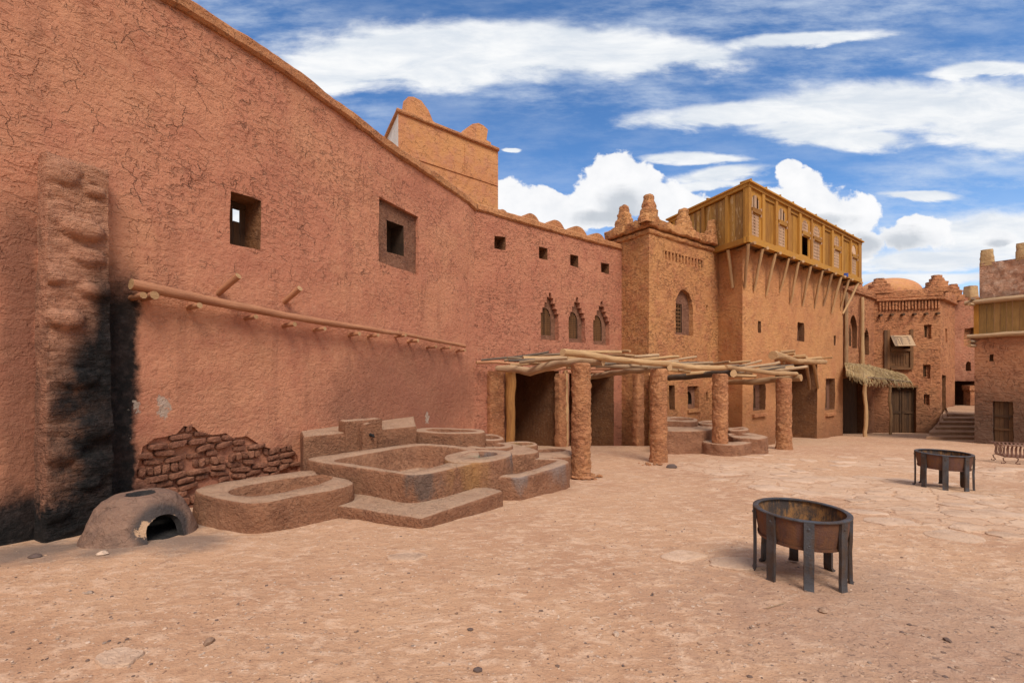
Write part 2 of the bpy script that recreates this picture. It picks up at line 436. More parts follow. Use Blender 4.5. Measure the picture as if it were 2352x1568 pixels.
def wood(name, ca, cb, cc, rough=.75, scale=1.0, bump=1.0, peel=0):
    m, T, b = base_mat(name, rough)
    uv = T.n.new('ShaderNodeTexCoord').outputs['UV']
    at_ = T.n.new('ShaderNodeAttribute'); at_.attribute_name = 'tint'; t = at_.outputs['Fac']
    v = T.vm('ADD', T.mapping(uv, scl=(1.2*scale, 14*scale, 1)), T.comb(T.math('MULTIPLY', t, 13), T.math('MULTIPLY', t, 31), 0))
    gr = T.noise(v, 1.6, 6, .65, 1.0); bl = T.noise(T.mapping(uv, scl=(1, 2.5, 1)), 1.3, 4, .6)
    fine = T.noise(T.mapping(v, scl=(1, 3, 1)), 3.4, 4, .6)
    col = T.mix(T.mr(gr, .35, .68), ca, cb)
    col = T.mix(T.mr(T.math('ADD', T.math('MULTIPLY', bl, .7), T.math('MULTIPLY', t, .42)), .42, .86), col, cc)
    if peel:
        pl = T.mr(T.noise(T.mapping(v, scl=(.8, .3, 1)), 1.7, 5, .7), .56, .60); col = T.mix(T.math('MULTIPLY', pl, peel), col, (.58, .40, .20))
    col = T.mix(T.mr(fine, .62, .82, 0, .6), col, (.05, .028, .014))
    T.set(b.inputs['Base Color'], col)
    T.set(b.inputs['Normal'], T.bump(T.math('ADD', gr, T.math('MULTIPLY', fine, -.4)), .012*bump))
    return m
def simple(name, ca, cb, scale=6, rough=.8, metal=0, bump=.01, spec=.25):
    m, T, b = base_mat(name, rough)
    P = T.n.new('ShaderNodeNewGeometry').outputs['Position']
    n = T.noise(P, scale, 6, .65); n2 = T.noise(P, scale*5, 4, .6)
    T.set(b.inputs['Base Color'], T.mix(T.mr(T.math('ADD', T.math('MULTIPLY', n, .7), T.math('MULTIPLY', n2, .3)), .38, .62), ca, cb))
    b.inputs['Metallic'].default_value = metal; b.inputs['Specular IOR Level'].default_value = spec
    T.set(b.inputs['Normal'], T.bump(T.math('ADD', n, n2), bump)); return m
def tinted(name, cols, rough=.9, scale=20):
    """small separate bits, each with its own colour from a per-face value"""
    m, T, b = base_mat(name, rough)
    a = T.n.new('ShaderNodeAttribute'); a.attribute_name = 'tint'
    r = T.n.new('ShaderNodeValToRGB'); T.l.new(a.outputs['Fac'], r.inputs[0])
    els = r.color_ramp.elements
    while len(els) < len(cols): els.new(.5)
    for i, c in enumerate(cols): els[i].position = i/(len(cols)-1); els[i].color = (*c, 1)
    P = T.n.new('ShaderNodeNewGeometry').outputs['Position']; n = T.noise(P, scale, 5, .6)
    T.set(b.inputs['Base Color'], T.mix(T.mr(n, .4, .7, 0, .4), r.outputs[0], (.09, .06, .04)))
    T.set(b.inputs['Normal'], T.bump(n, .012)); return m
# ---------------------------------------------------------------- facades
FA = Face((-6.294, 5.593), (.52, 1))
AB = Vector((-1.257, 15.28)); LA = (AB-FA.o).length
FB = Face(AB, (1.166, 1)); LB = FB.s_of(1428)
BT = FB.w(LB, 0); TC = Vector((5.80, 19.27))
FTL = Face((BT.x, BT.y), (TC.x-BT.x, TC.y-BT.y)); LTL = (TC-Vector((BT.x, BT.y))).length
FT = Face(TC, (1.337, 1)); LT = FT.s_of(1650); TM = FT.w(LT, 0)
MC = Vector((10.74, 21.2)); DM = Vector((.792, .611)).normalized()
FMS = Face((TM.x, TM.y), (MC.x-TM.x, MC.y-TM.y)); LMS = (MC-Vector((TM.x, TM.y))).length
FM = Face(MC, DM); LM = FM.s_of(1936)
FN = Face((20.86, 30.02), DM); LN = FN.s_of(2008)
NF = FN.w(LN, 0); FF = Face((NF.x, NF.y), (3.245, -1)); LF = FF.s_of(2160)
FR_ = FF.w(LF, 0); FFS = Face((FR_.x, FR_.y), (1.33, 1)); LFS = FFS.s_of(2193)
FG = Face((34.5, 38.6), (1, 0))
FR = Face((24.4, 24.0), (.63, -1))
FC = Face((-4.0, 16.0), (1.2, 1)); LC = FC.s_of(1144)
ZB = -6.0                                          # every wall is founded below the yard

def soot(T, P, col, mid, fin):
    v = T.vm('SUBTRACT', P, (FA.o.x, FA.o.y, 0)); s = T.vm('DOT_PRODUCT', v, (FA.d.x, FA.d.y, 0)); z = T.sep(P)[2]
    w = T.mr(mid, .2, .8, -.16, .16, False); w2 = T.mr(fin, .2, .8, -.07, .07, False); w = T.math('ADD', w, w2)
    sw = T.math('ADD', s, T.math('MULTIPLY', w, .6)); zw = T.math('ADD', z, T.math('MULTIPLY', w, 1.6))
    sb0 = FA.s_of(96, .28); sb1 = FA.s_of(248, .28); s2, zt = FA.hit(300, 640); _, zl = FA.hit(40, 1165)
    a = T.math('MULTIPLY', T.mr(sw, s2+.02, s2+.14, 1, 0), T.mr(zw, zt-.45, zt+.45, 1, 0)); a = T.math('MULTIPLY', a, T.mr(s, sb1-.3, sb1-.05))
    lim = T.mr(s, sb0, sb1, 1.75, 2.95, False)       # on the pier the soot climbs towards its right edge
    bq = T.math('MULTIPLY', T.mr(T.math('SUBTRACT', zw, lim), -.55, .3, 1, 0), T.math('MULTIPLY', T.mr(s, sb0-.02, sb0+.1), T.mr(s, sb1+.1, sb1+.25, 1, 0)))
    c = T.math('MULTIPLY', T.mr(zw, zl-.05, zl+.3, 1, 0), T.mr(sw, sb0+.4, sb0+.7, 1, 0))
    d = T.math('MULTIPLY', T.mr(zw, -.05, .35, .75, 0), T.mr(sw, s2+.1, s2+1.4, 1, 0))
    bq = T.math('MULTIPLY', bq, T.mr(T.math('ADD', s, T.math('MULTIPLY', w, 2)), sb0-.05, sb0+.4, .6, 1))
    f = T.math('MAXIMUM', T.math('MAXIMUM', a, bq), T.math('MAXIMUM', c, d))
    col = T.mix(T.math('MULTIPLY', T.mr(T.noise(P, .55, 6, .68), .50, .62), .30), col, (.55, .275, .15))
    col = T.mix(T.math('MULTIPLY', T.mr(T.noise(T.mapping(P, scl=(2.6, 2.6, .16)), 1.2, 5, .6), .54, .66), .28), col, (.27, .11, .066))
    f = T.math('MULTIPLY', f, T.mr(mid, .15, .6, .93, 1))
    col = T.mix(T.math('MULTIPLY', T.math('MULTIPLY', T.mr(sw, sb0-.5, sb0-.2), T.mr(sw, sb0+.0, sb0+.08, 1, 0)), T.mr(zw, 4.3, 3.4, 0, .65)), col, (.13, .058, .038))  # brown darkening just left of the pier, fading upward
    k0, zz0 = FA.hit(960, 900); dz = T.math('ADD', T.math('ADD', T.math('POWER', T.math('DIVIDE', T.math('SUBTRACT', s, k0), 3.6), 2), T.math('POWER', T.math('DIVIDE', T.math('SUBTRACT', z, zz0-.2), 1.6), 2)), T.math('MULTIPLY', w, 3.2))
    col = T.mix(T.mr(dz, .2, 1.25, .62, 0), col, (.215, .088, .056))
    col = T.mix(f, col, T.mix(T.mr(fin, .4, .75), (.008, .0075, .0075), (.036, .028, .026)))
    for (px, py, r) in ((375, 932, .13), (980, 960, .14), (300, 1010, .035), (312, 936, .05)):
        k, zz = FA.hit(px, py); p = FA.w(k, zz)
        dd = T.math('ADD', T.vm('LENGTH', T.mapping(T.vm('SUBTRACT', P, tuple(p)), scl=(1, 1, .6))), T.mr(fin, .2, .8, -.12, .12, False))
        col = T.mix(T.mr(dd, r*.5, r*.75, .8, 0), col, (.42, .34, .27))
    return col
def vat_stains(T, P, col, mid, fin):
    """dried dye runs on the vats: ochre, green, slate"""
    n = T.noise(T.mapping(P, scl=(1, 1, .35)), 2.6, 5, .65)
    for (p, r, c, a) in ((ptz(1060, 1075, .05), .5, (.40, .205, .07), .6), (ptz(1105, 1055, .1), .30, (.17, .19, .11), .95), (ptz(1150, 1060, .0), .4, (.16, .13, .12), .85),
                         (ptz(975, 1110, .0), .30, (.11, .09, .08), .7), (ptz(1020, 1085, .0), .25, (.12, .10, .085), .55), (ptz(1200, 1095, -.15), .35, (.25, .21, .19), .7), (ptz(1270, 1070, -.15), .5, (.24, .2, .18), .65), (ptz(1195, 1022, -.05), .45, (.33, .21, .09), .6)):
        d = T.math('ADD', T.vm('LENGTH', T.vm('SUBTRACT', P, tuple(p))), T.mr(n, .25, .75, -.3, .3, False))
        col = T.mix(T.mr(d, r*.35, r*1.15, a, 0), col, c)
    return T.mix(T.math('MULTIPLY', T.mr(T.vm('DOT_PRODUCT', T.n.new('ShaderNodeNewGeometry').outputs['Normal'], (0, 0, 1)), .80, .97), T.mr(mid, .2, .6, .45, .85)), col, (.50, .325, .215))  # dust settles on level rims
def foot_dirt_shade(z0, z1, c=(.075, .05, .036), a=.75):  # darkens wall feet: dirt, plus shade painted in on tower and tall house
    def f(T, P, col, mid, fin):
        z = T.sep(P)[2]
        return T.mix(T.mr(T.math('ADD', z, T.mr(mid, 0, 1, -1.3, 1.3, False)), z0, z1, a, 0), col, c)
    return f

M = dict(
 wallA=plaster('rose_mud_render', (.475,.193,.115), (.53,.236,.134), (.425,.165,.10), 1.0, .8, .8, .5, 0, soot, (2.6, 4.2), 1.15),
 pier=plaster('pier_rubble_mud', (.56,.275,.165), (.50,.235,.14), (.38,.165,.10), 1.6, 2.0, .1, .35, .6, soot, None, 1.6),
 wallB=plaster('rose_mud_render_smooth', (.43,.172,.103), (.47,.20,.115), (.385,.142,.087), 1.0, 1.1, .7, .5, .2, foot_dirt_shade(-2.6, 1.6, (.22,.085,.05), .6), None, 1.05),
 cope=plaster('ochre_coping_render', (.50,.235,.10), (.45,.195,.085), (.37,.145,.065), 1.6, 1.0, .45, .4),
 tower=plaster('ochre_straw_render', (.54,.26,.10), (.50,.225,.092), (.43,.165,.08), .9, 2.0, .1, .62, 0, foot_dirt_shade(-3.0, 2.2, (.20,.085,.04), .75), None, .9, (.21,.085,.04)),
 house=plaster('ochre_straw_render_fine', (.57,.275,.108), (.53,.24,.10), (.45,.18,.08), .9, 1.5, .05, .38, .15, foot_dirt_shade(-3.4, 1.6, (.17,.076,.04), .85), None, 1.0, (.24,.10,.045)),
 far=plaster('far_ochre_render', (.49,.215,.095), (.44,.18,.08), (.35,.13,.062), .9, 2.2, .15, .8, .35, foot_dirt_shade(-3.2, 1.2, (.13,.062,.036), .8), None, .7, (.2,.08,.04)),
 rhouse=plaster('brown_sooty_render', (.46,.21,.105), (.39,.17,.088), (.30,.125,.068), .9, 2.0, .1, .6, .5, foot_dirt_shade(-1.2, 3.0, (.105,.066,.048), .88), None, .6),
 stone=plaster('red_stone_render', (.66,.37,.24), (.54,.26,.16), (.76,.55,.42), 2.2, 2.6, .2, .5, .5),
 gwall=plaster('pink_mud_render', (.46,.185,.105), (.42,.165,.092), (.5,.24,.14), 1.2, 2.4, .15, .5, .4, foot_dirt_shade(-.5, 3.2, (.14,.06,.038), .7)),
 ctow=plaster('ochre_stucco', (.54,.26,.105), (.49,.215,.092), (.45,.19,.11), 1.3, .8, .5, .25, 0, None, None, .5),
 beige=plaster('beige_stucco', (.50,.34,.17), (.46,.29,.14), (.40,.23,.11), 1.5, .8, .2, .3),
 white=simple('white_plaster', (.72,.69,.65), (.60,.56,.52), 2, .9),
 colm=plaster('column_daub', (.49,.225,.10), (.44,.185,.085), (.35,.135,.065), 1.7, 1.6, .05, .5, 0, None, None, 1.7, (.2,.08,.042)),
 vat=plaster('vat_mud', (.325,.155,.085), (.28,.125,.066), (.22,.095,.052), 1.8, 1.3, .1, .35, 0, vat_stains, None, 2.2),
 hole_shade=plaster('shade_darkened_mud', (.21,.09,.036), (.165,.07,.03), (.11,.047,.022), 1.2, 1.0, .1, .3),  # mud darkened so deep openings carry their shade in the colour
 recess=plaster('brown_recess_mud', (.24,.115,.068), (.20,.092,.055), (.15,.066,.042), 1.6, 1.0, .3, .6, 0, None, None, 1.5),  # brown window backs; in the tower arch the tone paints in shadow
 brick=plaster('adobe_brick', (.36,.155,.09), (.29,.12,.072), (.21,.085,.053), 3, 1.2, .15, .4),
 oven=plaster('oven_clay', (.27,.15,.098), (.20,.115,.082), (.11,.07,.055), 2.5, 1.0, .3, .1),
 soot=simple('soot_black', (.012,.011,.011), (.03,.026,.024), 8, .85),
 dark=simple('interior_shade', (.03,.017,.010), (.05,.028,.016), 2, .95),  # near-black colour stands in for shade inside windows and rooms
 log=wood('bare_log', (.50,.315,.155), (.40,.235,.11), (.27,.155,.08)),
 logend=wood('log_end', (.50,.32,.17), (.42,.25,.12), (.36,.2,.09), scale=.6),
 logr=wood('rose_log', (.46,.225,.12), (.40,.18,.09), (.33,.14,.075)),
 grey=wood('weathered_log', (.46,.31,.18), (.34,.215,.125), (.14,.095,.065)),
 burnt=wood('charred_log', (.13,.095,.07), (.06,.045,.036), (.2,.14,.09)),
 plank=wood('golden_plank', (.42,.205,.034), (.31,.14,.022), (.22,.092,.017), scale=1.0),
 plankold=wood('peeling_plank', (.46,.25,.06), (.33,.165,.038), (.20,.095,.03), peel=.9),
 frame=wood('golden_frame', (.46,.225,.038), (.39,.18,.03), (.31,.135,.024)),
 lat=wood('pale_lattice', (.60,.40,.26), (.52,.33,.2), (.42,.25,.15)),
 dlat=wood('brown_lattice', (.22,.105,.042), (.17,.08,.034), (.1,.05,.025)),
 door=wood('dark_door', (.12,.062,.028), (.085,.043,.021), (.055,.029,.016)),
 post=wood('split_post', (.42,.205,.062), (.28,.125,.04), (.13,.06,.028), scale=.7),
 green=wood('olive_plank', (.24,.135,.04), (.17,.095,.031), (.31,.17,.06)),
 straw=tinted('straw', [(.42,.29,.13), (.34,.225,.10), (.24,.15,.07), (.5,.36,.19)]),
)

# ---------------------------------------------------------------- generic building pieces
def sc_poly(poly, f):
    cx = sum(p[0] for p in poly)/len(poly); cz = sum(p[1] for p in poly)/len(poly)
    return [(cx+(p[0]-cx)*f, cz+(p[1]-cz)*f) for p in poly]
def stepped(s0, s1, z0, z1, n=4, body=.56):
    """corbelled opening: steps close towards a narrow slot"""
    w = s1-s0; zb = z0+(z1-z0)*body; L = [(s0, z0), (s1, z0), (s1, zb)]; hs = (z1-zb)/n
    for i in range(n):
        a = .5-.5*(1-(i+.75)/(n+.25))
        L += [(s1-w*a*.98, zb+hs*i), (s1-w*a*.98, zb+hs*(i+1))]
    R = [(s0+s1-p[0], p[1]) for p in reversed(L[2:])]
    return L+R
def window(parent, face, poly, inner, d1, d2, mat, gmat=None, pitch=.09, bw=.03, horiz=True, name='window', back=True, gback=None, label=None):
    """recess already cut to depth d1: its back sheet with the real opening, and a grille in it"""
    mb = MB(); skin(mb, face, sc_poly(poly, 1.03), [(inner, d2, back)], g=.3, amp=.0, off=-d1, edge=0, jag=.006)
    wo = mb.build(name, [mat, M['dark']], parent)
    if label: wo['label'] = label
    if gmat is not None:
        g = MB(); lattice(g, face, inner, -d1-.05, pitch, bw, .02, horiz); g.build('grille', [gmat], wo)
    return wo
def extr(mb, face, poly, o0, o1, mi=0, rough=.0, tint=0.):
    P = resample([Vector(p) for p in poly], .12) if rough else [Vector(p) for p in poly]
    def pt(p, o):
        v = face.w(p.x, p.y, o)
        return v+Vector((nz(v, 4, 1), nz(v, 4, 5), nz(v, 4, 9)))*rough
    n = len(P); m = max(1, int(abs(o1-o0)/.15)) if rough else 1
    loops = [[pt(p, o1+(o0-o1)*k/m) for p in P] for k in range(m+1)]
    ar = sum(P[i].x*P[(i+1) % n].y-P[(i+1) % n].x*P[i].y for i in range(n))
    if ar < 0: loops = [list(reversed(L)) for L in loops]
    mb.loft([loops[0]]+loops[1:], cap1=True, mi=mi, tint=tint)
    b = mb.add(loops[0]); mb.face(list(range(b, b+n)), mi, None, tint)
def walls(mb, plan, z0, z1, roof=None, front=0):
    """plain rear walls and the flat roof of a building; the last `front` points only shape the roof"""
    back = plan[:len(plan)-front]
    for a, b in zip(back, back[1:]):
        i = mb.add([(a[0], a[1], z0), (b[0], b[1], z0), (b[0], b[1], z1), (a[0], a[1], z1)]); mb.face((i, i+1, i+2, i+3))
    if roof is not None:
        i = mb.add([(p[0], p[1], roof) for p in plan]); mb.face(list(range(i, i+len(plan))))
def xy(v): return (v.x, v.y)
def face_box(mb, face, s0, s1, z0, z1, o0, o1, mi=0, tint=None, jit=0):
    d = Vector((face.d.x, face.d.y, 0)); n = Vector((face.n.x, face.n.y, 0))
    mb.box(face.w(s0, z0, o0), d*(s1-s0), n*(o1-o0), (0, 0, z1-z0), mi, tint, jit)

# ---------------------------------------------------------------- the long wall
def long_wall():
    t = thing('mud_wall', 'long high rose mud wall on the left with a cracked face and soot streak', 'wall')
    top = [(-9.5, 7.95), (FA.s_of(369), FA.hit(369, 0)[1])]
    for x, y in ((550, 105), (697, 202), (827, 297), (921, 366), (991, 409), (1073, 466), (1089, 483)): top.append(FA.hit(x, y))
    top[0] = (-9.5, top[1][1]); top[-1] = (LA, top[-1][1])
    outline = [(-9.5, ZB), (LA, ZB)]+list(reversed(top))
    w1 = FA.hits([(530, 559), (601, 574), (602, 461), (530, 437)])
    w2 = FA.hits(qs('W6', [(107, 1018), (328, 1092), (328, 768), (107, 655)]))
    w2i = FA.hits(qs('W6', [(166, 960), (262, 985), (260, 815), (165, 780)]))
    patch = FA.hits(qs('B4', [(60,660),(90,560),(140,400),(240,335),(330,320),(430,290),(490,228),(570,228),(620,268),(740,300),(860,285),(920,325),(1040,312),(1100,360),(1180,405),(1300,425),(1390,395),(1480,480),(1500,700),(1200,800),(800,1000),(450,1010),(200,880),(240,720)]))
    mb = MB()
    skin(mb, FA, outline, [(w1, .55, False), (w2, .10, False, 1), (patch, .09, True, 1)], g=.22, amp=.045, fine=.012, seed=1, edge=.3, jag=.012)
    skin(mb, FA, outline, [(sc_poly(w1, 1.02), 0, False)], g=1.2, amp=0, off=-.60, edge=0)
    walls(mb, [xy(FA.w(-9.5, 0, -.6)), xy(FA.w(-9.5, 0, 0))], ZB, top[0][1]-.1)
    mb.build('wall_face', [M['wallA'], M['hole_shade']], t)
    c = MB(); pts = [FA.w(k, z) for k, z in top]; nn = [Vector((FA.n.x, FA.n.y, 0))]*len(pts)
    sweep_rect(c, pts, nn, .55, .09, -.02, .24, .022); c.build('coping', [M['cope']], t)
    # first window: deep dark opening with a slatted shutter far inside
    wi = MB(); s0, s1 = w1[0][0]-.05, w1[1][0]+.05; z0, z1 = w1[0][1]-.1, w1[3][1]+.1; k = s0
    kh, za = FA.hit(538, 508, -.5); zb2 = FA.hit(538, 480, -.5)[1]
    while k < s1:
        wd = .13
        if k <= kh < k+wd:
            face_box(wi, FA, k, k+wd-.012, z0, za, -.52, -.49); face_box(wi, FA, k, k+wd-.012, zb2, z1, -.52, -.49)
        else: face_box(wi, FA, k, k+wd-.012, z0, z1, -.52, -.49)
        k += wd
    face_box(wi, FA, s0, s1, z0+.12, z0+.2, -.487, -.46); face_box(wi, FA, s0, s1, z1-.2, z1-.12, -.487, -.46)
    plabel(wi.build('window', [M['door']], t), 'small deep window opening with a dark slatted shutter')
    window(t, FA, w2, w2i, .10, .45, M['recess'], label='small square opening inside a darker square recess')
    # adobe bricks laid bare
    b = MB(); z = min(p[1] for p in patch); zt = max(p[1] for p in patch); r = 0
    n3 = Vector((FA.n.x, FA.n.y, 0)); d3 = Vector((FA.d.x, FA.d.y, 0))
    while z < zt:
        sold = (r % 5 == 3); h = .15 if sold else random.uniform(.085, .115); k = min(p[0] for p in patch)+random.uniform(0, .2)
        while k < max(p[0] for p in patch):
            w = random.uniform(.08, .12) if sold else random.uniform(.2, .38)
            if random.random() < .93 and inside((k+w/2, z+h/2), patch):
                e = random.uniform(-.045, .03); tl = random.uniform(-.03, .03); L = []
                for f, sc in ((0, 1.0), (.5, .99), (.85, .94), (1, .72)):
                    ring = []
                    for a in range(14):
                        an = 2*math.pi*a/14; ca, sa = math.cos(an), math.sin(an); ex = .45
                        p = FA.w(k+w/2, z+h/2, -.09+(.085+e)*f)+d3*(math.copysign(abs(ca)**ex, ca)*w*.47*sc)+Vector((0, 0, math.copysign(abs(sa)**ex, sa)*h*.44*sc+tl*ca))
                        p += (n3*f*.8+d3*ca*.4+Vector((0, 0, sa*.4)))*.022*(nz(p, 7)+.7*nz(p, 17))
                        ring.append(p)
                    L.append(ring)
                b.loft(L, cap1=True)
            k += w+.012
        z += h+.008; r += 1
    plabel(b.build('exposed_brickwork', [M['brick']], t), 'patch of bare crumbling adobe bricks low in the wall')
    # sooty pier
    p = MB(); s0 = FA.s_of(106, .28); s1 = FA.s_of(254, .28); zt = FA.hit(103, 338, .28)[1]
    bumps = [(*FA.hit(192, 528, .28), .22, .12), (*FA.hit(150, 732, .28), .20, .10), (*FA.hit(215, 670, .28), .16, .09), (*FA.hit(120, 640, .28), .12, .06), (*FA.hit(205, 985, .28), .25, .10), (*FA.hit(215, 1060, .28), .22, .07), (*FA.hit(180, 870, .28), .2, .06)]
    rb = random.Random(5); bumps += [(rb.uniform(s0, s1), rb.uniform(-.4, zt), rb.uniform(.12, .21), rb.uniform(.03, .06)) for _ in range(13)]
    loops = []; z = -1.2; W = s1-s0
    while z <= zt+.001:
        L = []; top_r = max(0, (z-(zt-.12))/.12)
        sec = [(0, -.12), (0, -.05), (0, .05), (0, .13), (.0, .2), (.012, .25)]+[(.03+(.94)*i/22, .28) for i in range(23)]+[(.988, .25), (1, .2), (1, .12), (1, .05), (1, -.05), (1, -.12)]
        lean = .05*sst(3.5, -.5, z)
        for (a, o) in sec:
            v = FA.w(s0+W*a, z, o); am = (.3 if o < .0 else 1)
            e = .026*nz(v, 1.9, 3)+.02*nz((v.x, v.y, v.z*1.6), 2.6, 7)+.022*nz((v.x, v.y, v.z*1.8), 9, 2)-.03*abs(nz((v.x*.6, v.y*.6, v.z*3), 2.2, 5))
            for (bs, bz, br, bh) in bumps:
                dd = (((s0+W*a)-bs)/br)**2+((z-bz)/(br*.62))**2
                if dd < 1 and o > .2: e = max(e, .3*e+bh*(1-dd)**.35)
            o2 = o+e*am+(lean if o > 0 else 0)-top_r**2*.1*(1 if o > .1 else 0)
            L.append(FA.w(s0+W*a-.03*(1-2*a)*sst(4, 0, z)+.02*nz(v, 2.5, 12)*(1 if a in (0, 1) else 0), z+.02*nz(v, 3, 4)*(1-top_r), o2))
        loops.append(L); z += .035
    p.loft(loops, closed=False)
    i = p.add(loops[-1]); p.face(list(range(i, i+len(loops[-1]))))
    plabel(p.build('buttress', [M['pier']], t, 60), 'rough lumpy pier blackened by oven soot')
long_wall()

# ---------------------------------------------------------------- log ledge, pegs and stakes on the long wall
def ledge():
    t = thing('log_ledge', 'long thin log ledge carried on short pegs along the rose wall', 'ledge')
    def wp(x, y, off): k, z = FA.hit(*q('W3', x, y), off); return FA.w(k, z, off)
    l = MB(); l.tube([wp(70, 280, .2), wp(560, 385, .2), wp(1065, 488, .2), wp(1400, 540, .2), wp(1830, 605, .2)], [.082, .078, .07, .066, .05], 12, wob=.012, sub=.25); l.build('log', [M['logr'], M['logend']], t)
    l = MB(); l.tube([wp(1775, 590, .2), wp(2000, 640, .2), wp(2205, 677, .2)], [.05, .052, .055], 10, wob=.01, sub=.3); l.build('log', [M['logr'], M['logend']], t)
    for (x, y) in ((150,352),(222,352),(510,417),(870,489),(1117,537),(1310,565),(1530,597),(1650,607),(1825,608),(1905,642),(2020,680),(2110,686),(2205,703)):
        r = .062 if x == 222 else random.uniform(.038, .05)
        e = wp(x, y, .34); k, z = FA.hit(*q('W3', x, y), .34); g = MB()
        g.tube([FA.w(k, z-.02, -.1), e], [r*.9, r], 9); g.build('peg', [M['logr'], M['logend']], t)
    for tip, root, lab in (((757, 228), (632, 336), 'rose wooden stake jutting from the wall nearer the soot streak'), ((1150, 308), (1055, 390), 'rose wooden stake jutting from the wall above the middle of the log ledge')):
        a = wp(*root, 0); k, z = FA.hit(*q('W3', *tip), .42); b = FA.w(k, z, .42); g = MB()
        g.tube([a+(a-b)*.25, b], [.052, .055], 12)
        tag(g.build('stake', [M['logr'], M['logend']]), lab, 'stake', 'stakes set in the long wall')
ledge()

# ---------------------------------------------------------------- stucco tower behind the wall
def back_tower():
    t = thing('stucco_tower', 'smooth ochre tower with two rounded merlons and a white side behind the wall', 'tower')
    zt = FC.hit(1040, 306)[1]; mb = MB()
    skin(mb, FC, [(0, ZB), (LC, ZB), (LC, zt), (0, zt)], g=.6, amp=.02, edge=.2)
    e = FC.w(LC, 0); bk = Vector((-5.5, 19.0)); b2 = Vector((e.x-1.6, e.y+3.4))
    walls(mb, [xy(e), (b2.x, b2.y), (bk.x, bk.y)], ZB, zt)
    i = mb.add([(FC.o.x, FC.o.y, zt-.01), (e.x, e.y, zt-.01), (b2.x, b2.y, zt-.01), (bk.x, bk.y, zt-.01)]); mb.face((i, i+1, i+2, i+3))
    for zz in (FC.hit(960, 368)[1],): face_box(mb, FC, .05, LC-.02, zz, zz+.035, .005, .028)
    k = FC.s_of(1067); face_box(mb, FC, k, k+.03, FC.hit(960, 368)[1]+.04, zt-.25, .005, .022)
    mb.build('wall_face', [M['ctow']], t)
    s = MB(); fs = Face(bk, (FC.o.x-bk.x, FC.o.y-bk.y)); skin(s, fs, [(0, 2), ((FC.o-bk).length, 2), ((FC.o-bk).length, zt), (0, zt)], g=.8, amp=.0, edge=.1)
    plabel(s.build('side_wall', [M['white']], t), 'bare white side of the tower')
    c = MB(); nn = Vector((FC.n.x, FC.n.y, 0)); ns = Vector((fs.n.x, fs.n.y, 0)); cn = (nn+ns)
    sweep_rect(c, [Vector((bk.x, bk.y, zt)), Vector((FC.o.x, FC.o.y, zt)), Vector((e.x, e.y, zt))], [ns, cn, nn], .3, .1, -.04, .1, .006, .3); c.build('cornice', [M['cope']], t)
    for poly in ([(257,190),(272,92),(300,93),(345,115),(385,168),(410,228),(437,250),(437,275),(257,215)], [(578,305),(588,285),(605,263),(632,245),(665,240),(695,255),(718,277),(710,335),(735,350),(735,385),(578,345)]):
        m = MB(); extr(m, FC, FC.hits(qs('W6', poly)), -.42, -.02, rough=.004); m.build('merlon', [M['ctow']], t, 30)
back_tower()

